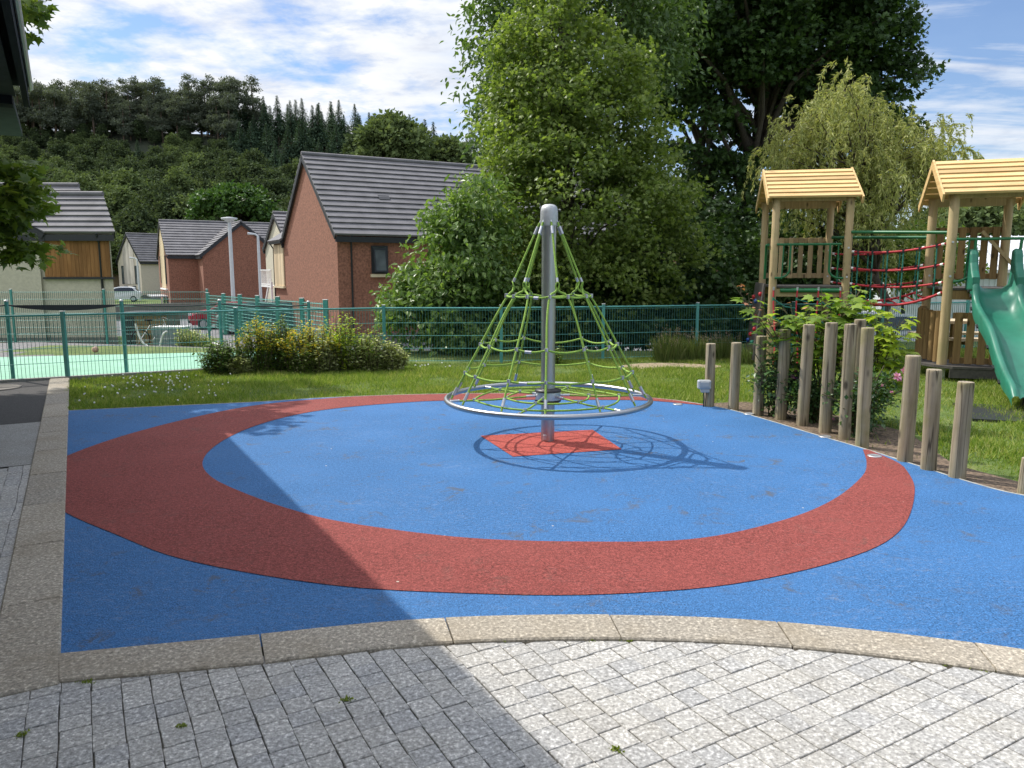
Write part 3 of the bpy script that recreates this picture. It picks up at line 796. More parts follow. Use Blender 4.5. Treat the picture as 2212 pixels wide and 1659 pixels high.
# tall thin posts of the court with a cable and a bunched black net
root = empty('net_post_row', (-8.1, 11.2, -.03), 'thin teal posts carrying a black cable and bunched net beside the green court', 'ball net')
tops = []
for (x, yt, Y) in [(-170, 650, 10.6), (13, 652, 11.35), (262, 651, 12.2), (474, 650, 13.1), (666, 653, 14.2)]:
    p = at(x, yt, Y); mb = MB(); mb.tube([(p.x, p.y, -.1), (p.x, p.y, p.z)], .028, 10); mb.lathe((p.x, p.y, p.z), [(.032, 0), (.034, .012), (.022, .026), (0, .03)], 10, mi=1)
    mb.build('post', [M['fence'], M['alu']], root); tops.append(Vector((p.x, p.y, p.z - .05)))
mb = MB()
for a, b in zip(tops, tops[1:]):
    L = [a.lerp(b, t / 10) - ZZ * (.035 * 4 * (t / 10) * (1 - t / 10)) for t in range(11)]
    mb.tube(L, .011, 6)
mb.build('cable', M['black'], root)
mb = MB()
a, b = tops[1], tops[2]
L = [a.lerp(b, t / 16) for t in range(17)]
for k in range(16):
    s0, s1 = math.sin(PI * k / 16) ** .7 * .085, math.sin(PI * (k + 1) / 16) ** .7 * .085
    for off in (-.012, .012):
        o = Vector((-.4, .9, 0)) * off
        mb.face([L[k] + o, L[k + 1] + o, L[k + 1] + o - ZZ * s1, L[k] + o - ZZ * s0])
mb.build('net', M['black'], root)
# far side and right side of the court
fence('court_fence', 'tall teal mesh fence along the far end of the green court', [(-21, 23.6), (-18.2, 23.7), (-15.4, 23.8), (-12.6, 23.9), (-9.45, 24.0)], 2.05, .06, .22, .009, 'wire', .03, rail=False, zoff=-1.05)
fence('rebound_fence', 'teal ball court fence of dense level wires slanting toward the brick house', [(-9.40, 23.9), (-8.35, 22.4), (-7.35, 20.9), (-6.4, 19.45), (-5.45, 18.0), (-4.5, 16.55), (-3.68, 15.25)], 1.05, .10, .085, .009, 'wirelit', .045, rail=False,
      z0=lambda x, y: -.05 - .012 * max(0, y - 15), rw=.012)
# ------------------------------------------------------------------ rope spinner
PC = Vector((.339, 7.167, 0))
root = empty('rope_spinner', PC, 'tall steel pole spinner with a cone of lime green ropes on a round ring', 'rope spinner')
MB().lathe(PC, [(.064, 0), (.064, .36)], 32).lathe(PC, [(.066, .50), (.066, 2.02)], 32).build('pole', M['steel'], root)
mb = MB(); mb.box(PC + Vector((-.03, -.058, .045)), (.034, .016, .05), bev=.003); mb.build('base_plate', M['galv'], root)
cap = MB().lathe(PC, [(.079, 2.005), (.081, 2.02), (.08, 2.13), (.076, 2.16), (.066, 2.182), (.048, 2.194), (.025, 2.199), (0, 2.2)], 32).build('cap', M['alu'], root)
hub = MB().lathe(PC, [(.118, .40), (.118, .475)], 32).build('hub', M['galv'], root)
MB().lathe(PC, [(.066, .36), (.10, .365), (.124, .385), (.124, .40)], 32).build('bearing_ring', M['black'], root)
MB().lathe(PC, [(.124, .475), (.124, .492), (.09, .505), (.066, .507)], 32).build('bearing_ring', M['black'], root)
RR, RZ = .955, .41
def pol(r, th, z): return PC + Vector((r * math.cos(th), r * math.sin(th), z))
MB().tube([pol(RR, 2 * PI * i / 72, RZ) for i in range(72)], .024, 14, closed=True).build('ring', M['steel'], root)
TOPS = [R(x) for x in (-79, -25, 30, 125, 178, 226)]
TH = [R(x) for x in (-94, -64, -36, -6, 20, 56, 110, 142, 166, 190, 212, 242)]
SPLZ, SPLR = 1.50, .325
RR_ = .0095
def cone_r(z): return SPLR + (RR - .03 - SPLR) * (SPLZ - z) / (SPLZ - RZ)
def ferrule(parent, a, b, L=.07, r=.0135, mat='galv', name='ferrule'):
    a, b = Vector(a), Vector(b); d = (b - a).normalized()
    MB().tube([a, a + d * L], r, 8).build(name, M[mat], parent)
for th in TOPS:
    a, b = pol(.085, th, 2.035), pol(SPLR, th, SPLZ)
    r = MB().tube([a, b], RR_, 8).build('top_rope', M['rope'], root)
    mbx = MB().tube([a + (b - a).normalized() * -.02, a + (b - a).normalized() * .05], .006, 6).tube([a + (b - a).normalized() * .04, a + (b - a).normalized() * .115], .0135, 8); mbx.build('ferrule', M['galv'], r)
    ferrule(r, b - (b - a).normalized() * .04, b, .04, .012)
    MB().tube([pol(SPLR + .02 * math.cos(t) * .5, th + .05 * math.sin(t), SPLZ - .035 + .035 * math.cos(t)) for t in [2 * PI * i / 12 for i in range(12)]], .007, 6, closed=True).build('thimble', M['rope'], r)
for i, th in enumerate(TH):
    tc_ = TOPS[i // 2]
    p0 = pol(SPLR, tc_, SPLZ - .05)
    L = [p0, pol(SPLR + .01, tc_ + (th - tc_) * .25, SPLZ - .085), pol(cone_r(1.38) - .01, tc_ + (th - tc_) * .8, 1.375)]
    for z in (1.2, .93, .67, RZ + .02): L.append(pol(cone_r(z), th, z))
    r = MB().tube(catmull([tuple(p) for p in L], 3), RR_, 8).build('net_rope', M['rope'], root)
    e = L[-1]; dn = (L[-2] - e).normalized()
    MB().tube([e - dn * .005, e + dn * .05], .008, 6).tube([e + dn * .04, e + dn * .12], .0145, 8).build('ferrule', M['galv'], r)
clampm = None
for z, sag, seed in ((1.375, .012, 1), (.93, .03, 2), (.67, .016, 3)):
    L = []; cl = []
    for i in range(12):
        f = .8 if z > 1.3 else 1.0
        t0 = TOPS[i // 2] + (TH[i] - TOPS[i // 2]) * f; t1 = TOPS[((i + 1) % 12) // 2] + (TH[(i + 1) % 12] - TOPS[((i + 1) % 12) // 2]) * f
        if t1 < t0: t1 += 2 * PI
        cl.append(pol(cone_r(z), t0, z))
        a, b = pol(cone_r(z), t0, z), pol(cone_r(z), t1, z)
        s = sag * (b - a).length / (.35 if z < 1.3 else .2)
        for k in range(6): L.append(a.lerp(b, k / 6) - ZZ * (s * 4 * (k / 6) * (1 - k / 6)))
    hp = MB().tube(L, RR_, 8, closed=True).build('hoop_rope', M['rope'], root)
    for c in cl: MB().tube([c - ZZ * .017, c + ZZ * .017], .0165, 8).build('clamp', M['galv'], hp)
    q0, q1 = L[14 if z > 1.3 else 70], L[15 if z > 1.3 else 71]
    q0, q1 = L[68], L[69]
    MB().tube([q0 + (q1 - q0) * -.3, q0 + (q1 - q0) * 1.0], .0135, 8).build('ferrule', M['galv'], hp)
for i in range(6):
    th = R(-49 + 60 * i)
    a, b = pol(.12, th, .437), pol(RR - .025, th, RZ)
    r = MB().tube([a, a.lerp(b, .5) - ZZ * .012, b], RR_ - .0005, 8).build('floor_rope', M['rope'], root)
    d = (b - a).normalized()
    MB().tube([a, a + d * .09], .0125, 8).build('ferrule', M['galv'], r)
    MB().tube([b - d * .09, b], .0125, 8).build('ferrule', M['galv'], r)
for rr_, zz in ((.40, .425), (.70, .415)):
    L = []; cl = []
    for i in range(6):
        a, b = pol(rr_, R(-49 + 60 * i), zz), pol(rr_, R(11 + 60 * i), zz); cl.append(a)
        m = pol(rr_ * 1.02, R(-19 + 60 * i), zz - .012)
        for k in range(6):
            t = k / 6; L.append(a * (1 - t) ** 2 + m * (2 * t * (1 - t)) + b * t * t)
    hp = MB().tube(L, RR_ - .0005, 8, closed=True).build('floor_hoop_rope', M['rope'], root)
    for c in cl: MB().tube([c - ZZ * .016, c + ZZ * .016], .0165, 8).build('clamp', M['galv'], hp)

# ------------------------------------------------------------------ timber posts
POSTS = [((1532, 877), (1536, 742), 38), ((1584, 883), (1591, 740), 38), ((1637, 894), (1645, 726), 40), ((1686, 903), (1697, 712), 40), ((1733, 916), (1748, 701), 41),
         ((1782, 931), (1797, 697), 41), ((1824, 945), (1838, 700), 43), ((1862, 963), (1875, 708), 44), ((1954, 995), (1973, 768), 57), ((2005, 1013), (2018, 798), 58),
         ((2067, 1030), (2087, 825), 60), ((2216, 1066), (2226, 990), 62), ((1846, 925), (1859, 690), 40)]
PL = ['short timber post with the grey socket box on it', 'second timber post, short, next to the one with the socket box', 'third timber post from the socket box, stepping up',
      'fourth timber post from the socket box, below the maple leaves', 'tall timber post left of the two posts split by a dark crack', 'cracked tall timber post half shaded, sixth in the row',
      'cracked tall timber post standing before another one', 'last tall timber post before the gap with pink roses', 'leaning timber post right of the pink roses, tallest of the last group',
      'timber post second after the rose gap, in front of the wooden play deck', 'short timber post nearest to the slide, with a pale scar', 'timber post cut by the right edge of the view', 'timber post tucked behind the cracked tall post']
wob = random.Random(5)
for i, ((bx, by), (tx, ty), wd) in enumerate(POSTS):
    b = G(bx, by)
    if i == 12: b.z = 0
    t = at(tx, ty, b.y - .0)
    r = .058 + wob.uniform(-.003, .004)
    mb = MB(); ax = t - b; n = 20
    prof = [(1.03, -.08), (1.02, 0), (1.0, .1), (.99, .35), (.985, .65), (.965, .97), (.955, .992), (.90, 1.0)]
    base = len(mb.v)
    wv = [1 + .022 * math.sin(k * 2 * PI / n * 3 + i) + .012 * math.sin(k * 2 * PI / n * 5 + 2 * i) for k in range(n)]
    for f, s in prof:
        c = b + ax * s
        for k in range(n):
            an = 2 * PI * k / n; mb.v.append(c + Vector((math.cos(an), math.sin(an), 0)) * (r * f * wv[k]))
    for j in range(len(prof) - 1):
        for k in range(n):
            mb.f.append([base + j * n + k, base + j * n + (k + 1) % n, base + (j + 1) * n + (k + 1) % n, base + (j + 1) * n + k]); mb.m.append(0); mb.sm.append(True)
    mb.f.append([base + (len(prof) - 1) * n + k for k in range(n)]); mb.m.append(1); mb.sm.append(False)
    tag(mb.build('timber_post', [M['postwood'], M['endgrain']], origin=(b.x, b.y, 0)), PL[i], 'post', 'timber posts beside the play surface')
# socket box on the first post
b = G(1532, 877); c = at(1521, 834, b.y - .075)
root = empty('socket_box', c, 'grey weatherproof socket box fixed low on the shortest timber post', 'socket box')
MB().box(c + Vector((0, 0, .02)), (.155, .075, .105), bev=.012).build('lid', M['box'], root)
MB().box(c + Vector((.0, -.040, .025)), (.105, .012, .06), bev=.004).build('lid_panel', M['box'], root)
MB().box(c + Vector((.012, .004, -.052)), (.10, .065, .045), bev=.008).build('housing', M['box'], root)
MB().tube([c + Vector((0, .01, -.07)), c + Vector((.008, .012, -.16)), c + Vector((.01, .03, -c.z))], .008, 6).tube([c + Vector((.03, .01, -.07)), c + Vector((.035, .03, -.14)), c + Vector((.03, .04, -c.z))], .006, 6).build('cable', M['black'], root)

# ------------------------------------------------------------------ play towers
PZ = 1.34
def frame(e, w): return Vector((e[0], e[1], 0)).normalized(), Vector((w[0], w[1], 0)).normalized()
def round_post(name, p, z0, z1, r, parent, bolts=()):
    mb = MB(); prof = [(r, z0), (r * .995, (z0 + z1) / 2), (r * .97, z1 - .006), (r * .92, z1)]
    mb.lathe((p.x, p.y, 0), prof, 18)
    o = mb.build(name, M['pine'], parent)
    for z in bolts:
        d = Vector((-.25, -1, 0)).normalized()
        MB().tube([p + ZZ * z + d * (r - .004), p + ZZ * z + d * (r + .012)], .017, 8).build('bolt', M['galv'], o)
    return o
def gable_roof(root, FL, e, w, W, D, ze, zr, over=.14, n=7, slab=.028):
    """pitched board roof: ridge along e; two slopes of boards, barge boards, beams"""
    for s in (0, 1):
        mb = MB()
        a0 = FL - e * over
        for k in range(n):
            t0, t1 = k / n + .004, (k + 1) / n - .012
            def P(t, u, off):
                q = (D / 2 + over) * (1 - t)
                dw = w * (D / 2 + (-q if s == 0 else q))
                nrm = ((-w if s == 0 else w) * (zr - ze) + ZZ * (D / 2 + over)).normalized()
                return FL - e * over + e * (u * (W + 2 * over)) + dw + ZZ * (ze + (zr - ze) * t) + nrm * off
            lo, hi = (.036, .018)
            vs = [P(t0, 0, 0), P(t0, 1, 0), P(t1, 1, 0), P(t1, 0, 0), P(t0, 0, lo), P(t0, 1, lo), P(t1, 1, hi), P(t1, 0, hi)]
            mb.mesh(vs, [(3, 2, 1, 0), (4, 5, 6, 7), (0, 1, 5, 4), (2, 3, 7, 6), (0, 4, 7, 3), (1, 2, 6, 5)])
        o = mb.build('roof_slope', M['pineroof'], root, fix=True)
        for u in (0, 1):
            mb = MB()
            q0 = P(0, u, 0); q1 = P(1, u, 0)
            d = (q1 - q0).normalized(); nr = ((-w if s == 0 else w) * (zr - ze) + ZZ * (D / 2 + over)).normalized()
            L = (q1 - q0).length
            mb.box(q0.lerp(q1, .5) - nr * .03 + e * (.016 if u else -.016) - d * .02, (.028, L + .07, .125), (e, d, nr))
            mb.build('barge_board', M['pineroof'], root)
    for dd in (0.02, D - .02):
        MB().box(FL + e * (W / 2) + w * dd + ZZ * (ze + .02), (W + .16, .045, .13), (e, w, ZZ)).build('roof_beam', M['pine'], root)
def pales(root, name, a, b, z0, z1, n, pw, mat, rails=True, th=.03, railmat=None, side=1, roundtop=False):
    d = (b - a).normalized(); nr = Vector((-d.y, d.x, 0)); L = (b - a).length
    mb = MB()
    for i in range(n):
        c = a + d * (L * (i + .5) / n)
        mb.box(c + ZZ * ((z0 + z1) / 2) + nr * (random.uniform(-.002, .002)), (pw, th, z1 - z0), (d, nr, ZZ), bev=.006)
    o = mb.build(name, M[mat], root)
    if rails:
        for z in (z0 + .05, z1 - .05):
            MB().box(a.lerp(b, .5) + ZZ * z + nr * (th * side), (L, .032, .09), (d, nr, ZZ), bev=.004).build('rail', M[railmat or mat], o)
    return o
def bar(root, name, pts, r=.019, mat='greenrail', n=10):
    return MB().tube(pts, r, n).build(name, M[mat], root)

# ---- tower with the rope net
e, w = frame((.978, -.21), (.21, .978))
FL = Vector((4.47, 13.3, 0)); W, D = 1.17, 1.72
root = empty('play_tower', FL, 'wooden play tower with green bars and a rope net, left of the rope bridge', 'play tower')
C4 = [FL, FL + e * W, FL + w * D, FL + e * W + w * D]
ZE, ZR = 2.80, 3.36
for i, p in enumerate(C4): round_post('post', p, -.1, ZE + .06 if i < 2 else ZE + .06, .064, root, (1.98, 1.50) if i in (1, 3) else ())
gable_roof(root, FL, e, w, W, D, ZE, ZR)
MB().box(FL + e * (W / 2) + w * (D / 2) + ZZ * (PZ - .01), (W + .02, D + .06, .03), (e, w, ZZ)).build('deck', M['deck'], root)
for dd in (.0, D): MB().box(FL + e * (W / 2) + w * dd + ZZ * (PZ - .11), (W - .12, .05, .13), (e, w, ZZ)).build('deck_beam', M['pine'], root)
MB().tube([FL + e * .12 - w * .05 + ZZ * (PZ - .07), FL + e * (W - .1) - w * .05 + ZZ * (PZ - .07)], .035, 10).build('net_bar', M['greenrail'], root)
pales(root, 'back_panel', C4[2] + e * .06, C4[3] - e * .06, PZ + .12, PZ + .88, 6, .085, 'pine')
pt = lambda u, z, off=-.075: FL + e * u + w * off + ZZ * z
bar(root, 'hand_rail', [pt(.03, PZ + .70), pt(W - .12, PZ + .70)])
def hoop(u0, u1, off):
    L = [pt(u1, PZ + .70, off), pt(u1, PZ + .28, off)]
    for k in range(1, 7):
        a = k / 6 * PI / 2; L.append(pt(u1 + (u0 - u1) * (1 - math.cos(a)) * .75, PZ + .28 - .14 * math.sin(a), off))
    L.append(pt(u0, PZ + .14, off)); return L
bar(root, 'grab_bar', hoop(.02, .25, -.075)); bar(root, 'grab_bar', hoop(W - .06, W - .29, -.075))
bar(root, 'grab_bar', [pt(.14, PZ + .70), pt(.13, PZ + .12)], .012); bar(root, 'grab_bar', [pt(W - .16, PZ + .70), pt(W - .16, PZ + .12)], .012)
sd = lambda t, z: FL - e * .10 + w * t + ZZ * z
bar(root, 'grab_bar', [sd(.0, PZ + .70), sd(.3, PZ + .70), sd(.33, PZ + .3), sd(.36, PZ + .12)], .022)
# climbing wall on its outer side
cw = empty('climbing_wall', FL - e * .14, 'black climbing panel with coloured holds on the side of the left tower', 'climbing wall')
a0, a1 = FL - e * .105 + w * .06, FL - e * .105 + w * (D - .1); d_ = (a1 - a0).normalized()
MB().prism([a0 + ZZ * (PZ + .04), a1 + ZZ * (PZ + .04), a1 - e * .14 + ZZ * .05, a0 - e * .14 + ZZ * .05], -e * .03).build('panel', M['deck'], cw, fix=True)
for i, (t, f) in enumerate([(.12, .86), (.5, .75), (.2, .56), (.62, .5), (.16, .40), (.5, .3), (.2, .22), (.7, .2), (.8, .8)]):
    p = a0.lerp(a1, t) - e * (.14 * (1 - f) + .045) + ZZ * (.05 + PZ * f)
    MB().lathe((p.x, p.y, p.z), [(0, -.05), (.028, -.04), (.042, -.005), (.03, .025), (0, .035)], 10).build('hold', M[('holdred', 'holdblue', 'holdred', 'holdgreen', 'holdred', 'holdred', 'holdgreen', 'holdblue', 'holdred')[i]], cw)
# climbing net
cn = empty('climbing_net', FL + e * .1 - w * .1, 'slack net of red uprights and green cross ropes below the left tower deck', 'climbing net')
ups = []
for i, u in enumerate((.03, .40, .72, 1.06)):
    L = [FL + e * u - w * (.06 + .30 * (1 - z / PZ)) + e * (.02 * math.sin(z * 4 + i)) + ZZ * z for z in [PZ - .06 - k * (PZ - .1) / 8 for k in range(9)]]
    ups.append(L)
    o = MB().tube(L, .014, 6).build('upright_rope', M['ropered'], cn)
    MB().tube([L[0] + ZZ * .05, L[0] - ZZ * .01], .018, 8).build('shackle', M['galv'], o)
    for k in (1, 3, 5, 6): MB().tube([L[k] - ZZ * .03, L[k] + ZZ * .03], .019, 8).build('sleeve', M['holdgreen'], o)
for k in (1, 3, 5, 7):
    for i in range(3):
        a, b = ups[i][k], ups[i + 1][min(8, k + (1 if i % 2 == 0 else 0))]
        MB().tube([a, a.lerp(b, .5) - ZZ * .05, b], .011, 6).build('cross_rope', M['ropegreen'], cn)

# ---- tower with the slide
e2, w2 = frame((.944, -.33), (.33, .944))
F2 = Vector((6.52, 11.6, 0)); W2, D2 = 1.10, 1.75
root = empty('play_tower', F2, 'wooden play tower carrying the green slide, cut by the right edge', 'play tower')
C4 = [F2, F2 + e2 * W2, F2 + w2 * D2, F2 + e2 * W2 + w2 * D2]
ZE2, ZR2 = 2.70, 3.29
for i, p in enumerate(C4):
    o = round_post('post', p, .17 if i == 0 else -.1, ZE2 + .06, .07, root, (2.02, 1.52) if i in (0, 2) else ())
    if i == 0: MB().box(p + ZZ * .06, (.10, .10, .24), (e2, w2, ZZ), bev=.004).build('steel_foot', M['galv'], o)
gable_roof(root, F2, e2, w2, W2, D2, ZE2, ZR2, over=.17)
MB().box(F2 + e2 * (W2 / 2) + w2 * (D2 / 2) + ZZ * (PZ - .01), (W2 + .04, D2 + .06, .03), (e2, w2, ZZ)).build('deck', M['deck'], root)
for dd in (.0, D2): MB().box(F2 + e2 * (W2 / 2) + w2 * dd + ZZ * (PZ - .1), (W2 - .12, .05, .13), (e2, w2, ZZ)).build('deck_beam', M['pinedark'], root)
pales(root, 'back_panel', C4[2] + e2 * .06, C4[3] - e2 * .06, PZ + .12, PZ + .98, 6, .105, 'pinedark')
pt = lambda u, z, off=-.085: F2 + e2 * u + w2 * off + ZZ * z
bar(root, 'hand_rail', [pt(.05, PZ + .72), pt(W2 - .05, PZ + .72)], .021)
L = [pt(.30, PZ + .72), pt(.30, PZ + .30)] + [pt(.30 - .25 * (1 - math.cos(k / 6 * PI / 2)), PZ + .30 - .2 * math.sin(k / 6 * PI / 2)) for k in range(1, 7)]
bar(root, 'grab_bar', L, .021); bar(root, 'grab_bar', [pt(.22, PZ + .72), pt(.19, PZ + .12)], .012)
bar(root, 'grab_bar', [pt(W2 - .22, PZ + .72), pt(W2 - .24, PZ + .38)], .021); bar(root, 'grab_bar', [pt(W2 - .12, PZ + .72), pt(W2 - .14, PZ + .12)], .012)
# stepped ladder rail behind
MB().box(F2 + e2 * (W2 - .12) + w2 * (D2 - .1) + ZZ * (PZ + .62), (.05, .05, .75), ((e2 * .75 + ZZ * .66).normalized(), w2, (ZZ * .75 - e2 * .66).normalized())).build('brace', M['pine'], root)
# lower screen and bench deck
pales(root, 'lower_panel', pt(.10, 0, -.02), pt(W2 + .3, 0, -.02), .21, .985, 8, .105, 'pinedark', side=1)
mb = MB(); k = 9
for i in range(k):
    t = i / (k - 1); c = F2 + w2 * (.16 + t * (D2 - .25)) - e2 * (.12 * math.sin(PI * t) + .05)
    mb.tube([c + ZZ * .22, c + ZZ * (1.0 + .01 * math.sin(i * 5))], .052, 10)
mb.build('half_log_screen', M['pinedark'], root)
mb = MB()
bp = [pt(-.35, .16, .30), pt(-.12, .16, -.12), pt(.1, .16, -.26), pt(W2 + .5, .16, -.26), pt(W2 + .5, .16, .5), pt(-.3, .16, .9)]
mb.prism(bp, ZZ * .035)
mb.build('bench_deck', M['deck'], root, fix=True)
mb = MB(); mb.box(pt(W2 / 2 + .28, .09, -.235), (W2 + .42, .035, .13), (e2, w2, ZZ)); mb.build('bench_fascia', M['deck'], root)
MB().box(pt(W2 - .12, -.02, .1), (.07, .07, .3), (e2, w2, ZZ)).build('bench_leg', M['pinedark'], root)
c = pt(W2 - .30, .36, -.06); MB().box(c, (.085, .01, .11), (e2, w2, ZZ), bev=.003).build('notice_plate', M['white'], root)
# ---- slide: moulded trough leaving the front of the tower
sl_ = empty('slide', F2 + e2 * .55, 'dark green moulded plastic slide leaning off the right hand tower', 'slide')
S0 = F2 + e2 * .56 - w2 * .05
run = -w2
prof = [(-.02, PZ + .005, .36), (.16, PZ + .0, .30), (.34, PZ - .10, .20), (.55, PZ - .36, .17), (1.4, .70, .16), (1.9, .42, .16), (2.3, .25, .14), (2.65, .17, .10), (2.82, .10, .05)]
cs = catmull([(a, b, c) for a, b, c in prof], 5)
HWD = .235
def section(s, z, hs):
    o = S0 + run * s
    prof2 = [(-HWD - .075, -.06), (-HWD - .085, hs - .02), (-HWD - .06, hs + .012), (-HWD - .02, hs + .012), (-HWD, hs - .02), (-HWD + .03, .06), (-HWD + .10, .0), (0, -.012)]
    prof2 = prof2 + [(-x, y) for x, y in prof2[:-1][::-1]]
    return [o + e2 * x + ZZ * (z + y) for x, y in prof2]
secs = [section(p.x, p.y, p.z) for p in cs]
mb = MB(); n = len(secs[0])
vs = [q for s_ in secs for q in s_]
mb.mesh(vs, [(i * n + j, i * n + j + 1, (i + 1) * n + j + 1, (i + 1) * n + j) for i in range(len(secs) - 1) for j in range(n - 1)], smooth=True)
mb.build('trough', M['slide'], sl_, fix=True)
for sgn in (-1, 1):                                     # tall rounded cheeks at the entrance
    x0 = sgn * (HWD + .045)
    prof3 = [(-.07, -.03), (-.07, .52), (-.04, .565), (.03, .575), (.09, .56), (.13, .50), (.17, .38), (.26, .26), (.36, .17), (.36, -.02)]
    P3 = [S0 + run * a + ZZ * (PZ + b) + e2 * (x0 - .055) for a, b in prof3]
    mb = MB().prism(P3, e2 * .11)
    o = mb.build('side_cheek', M['slide'], sl_, fix=True)
    bv = o.modifiers.new('b', 'BEVEL'); bv.width = .03; bv.segments = 3; bv.limit_method = 'ANGLE'; bv.angle_limit = R(50)
mb = MB()
for k in range(7):
    t = .14 + .1 * k; i = int(t * (len(cs) - 1)); p = cs[i]
    mb.box(S0 + run * p.x - e2 * (HWD + .09) + ZZ * (p.y - .03), (.02, .06, .022), (e2, (run - ZZ * .8).normalized(), (ZZ + run * .8).normalized()))
mb.build('edge_rib', M['black'], sl_)
MB().box(S0 + run * 2.55 + ZZ * .0, (.3, .08, .22), (e2, w2, ZZ)).build('foot', M['black'], sl_)
mb = MB()
p = S0 + run * 3.0 - e2 * .1
mb.box((p.x, p.y, -.02), (1.5, 1.1, .03), (e2, w2, ZZ)); tag(mb.build('rubber_mat', M['black'], origin=(p.x, p.y, -.02)), 'black rubber grass mat at the foot of the green slide', 'mat')

# ---- rope bridge between the towers
A0, A1 = Vector((4.47, 13.3, 0)) + e * W, Vector((4.47, 13.3, 0)) + e * W + w * D
B0, B1 = F2, F2 + w2 * D2
br = empty('rope_bridge', A0.lerp(B0, .5), 'hanging bridge of red ropes and green net between both towers', 'rope bridge')
def sagrope(a, b, sag, n=12): return [a.lerp(b, i / n) - ZZ * (sag * 4 * (i / n) * (1 - i / n)) for i in range(n + 1)]
sides = []
for a, b in ((A0 + e * .06, B0 - e2 * .07), (A1 + e * .06, B1 - e2 * .07)):
    ropes = []
    for z0, z1, sag in ((PZ + .58, PZ + .66, .06), (PZ + .31, PZ + .36, .07), (PZ + .05, PZ + .09, .07), (PZ - .16, PZ - .06, .17)):
        L = sagrope(a + ZZ * z0, b + ZZ * z1, sag); ropes.append(L)
        o = MB().tube(L, .016 if z0 > PZ else .02, 8).build('long_rope', M['ropered'], br)
        for q0, q1 in ((L[0], L[1]), (L[-1], L[-2])): MB().tube([q0.lerp(q1, .12), q0.lerp(q1, .45)], .021, 8).build('ferrule', M['white'], o)
    for i in (1, 3, 5, 7, 9, 11):
        L = [r_[i] for r_ in ropes]
        o = MB().tube([L[0], L[1], L[2], L[3]], .012, 6).build('net_rope', M['ropegreen'], br)
        for q in L[:3]: MB().tube([q - ZZ * .03, q + ZZ * .03], .024, 8).build('clip', M['black'], o)
    sides.append(ropes)
mb = MB()
for i in range(1, 12):
    a, b = sides[0][3][i], sides[1][3][i]
    mb.tube([a, a.lerp(b, .5) - ZZ * .05, b], .015, 6)
mb.build('foot_rope', M['ropered'], br)
bar(br, 'overhead_bar', [A0 + ZZ * 2.24, B0 + ZZ * 2.16], .026); bar(br, 'overhead_bar', [A1 + ZZ * 2.22, B1 + ZZ * 2.16], .026)
# ------------------------------------------------------------------ houses
def house(name, label, A, a, b, w, L, zg, ze, zr, wallm, courses=14, base=.5, over=.16, group=None, vent=False, skew=False, gutter_side=0, axis=.5):
    """gable house: gable of width w spanned by a at corner A, ridge running along b for L. Returns root and helpers"""
    A = Vector((A[0], A[1], 0)); a = Vector((a[0], a[1], 0)); b = Vector((b[0], b[1], 0))
    root = empty(name, (A.x, A.y, zg), label, 'house', group)
    P = lambda s, t, z: A + a * s + b * t + ZZ * z
    mb = MB()
    m = w * axis
    for t, flip in ((0, 0), (L, 1)):
        mb.face([P(0, t, zg + base), P(w, t, zg + base), P(w, t, ze), P(m, t, zr), P(0, t, ze)])
    for s in (0, w): mb.face([P(s, 0, zg + base), P(s, L, zg + base), P(s, L, ze), P(s, 0, ze)])
    mb.build('wall', M[wallm], root, fix=True)
    mb = MB(); o_ = .012
    mb.prism([P(-o_, -o_, zg - .3), P(w + o_, -o_, zg - .3), P(w + o_, L + o_, zg - .3), P(-o_, L + o_, zg - .3)], ZZ * (base + .3))
    mb.build('base_course', M['base'], root, fix=True)
    # roof slopes in lapped courses
    for s in (0, 1):
        s_e, s_r = (0 if s == 0 else w), m
        run = abs(s_r - s_e); sg = 1 if s == 0 else -1
        slope = (zr - ze) / run
        e0 = s_e - sg * .22; z0 = ze - .22 * slope
        mb = MB()
        dirn = (a * sg * run + ZZ * (zr - ze)).normalized()
        nr = (ZZ * run - a * sg * (zr - ze)).normalized()
        if nr.z < 0: nr = -nr
        def Q(f, t, off): return A + a * (e0 + (s_r - e0) * f) + b * t + ZZ * (z0 + (zr - z0) * f) + nr * off
        for k in range(courses):
            f0, f1 = k / courses, (k + 1) / courses
            t0, t1 = -over, L + over
            vs = [Q(f0, t0, .02), Q(f0, t1, .02), Q(f0, t1, .125), Q(f0, t0, .125), Q(f1, t0, .06), Q(f1, t1, .06), Q(f1, t0, .02), Q(f1, t1, .02)]
            mb.mesh(vs, [(0, 1, 2, 3), (3, 2, 5, 4), (0, 3, 4, 6), (1, 7, 5, 2), (0, 6, 7, 1)])
        if s == 0: mb.tube([P(m, -over, zr + .10), P(m, L + over, zr + .10)], .11, 6)
        o = mb.build('roof', M['tile'], root, fix=True)
        mb = MB()
        for t in (-over + .02, L + over - .02):
            q0, q1 = Q(0, t, -.06), Q(1, t, -.06)
            d = (q1 - q0).normalized()
            mb.box(q0.lerp(q1, .5), ((q1 - q0).length + .02, .04, .26), (d, b, nr))
            mb.build('bargeboard', M['fascia'], root); mb = MB()
        c0 = A + a * (e0 + sg * .06) + ZZ * (z0 - .05)
        mb.box(c0 + b * (L / 2) - ZZ * .10, (.16, L + 2 * over - .1, .24), (a.normalized(), b.normalized(), ZZ))
        mb.build('gutter', M['fascia'], root)
    return root, P
def downpipe(root, p_top, p_bot, out, r=.04):
    p_top, p_bot = Vector(p_top), Vector(p_bot)
    MB().tube([p_top + out * .22, p_top + out * .2 - ZZ * .1, p_top + out * .05 - ZZ * .35, p_bot + out * .05], r, 8).build('downpipe', M['fascia'], root)
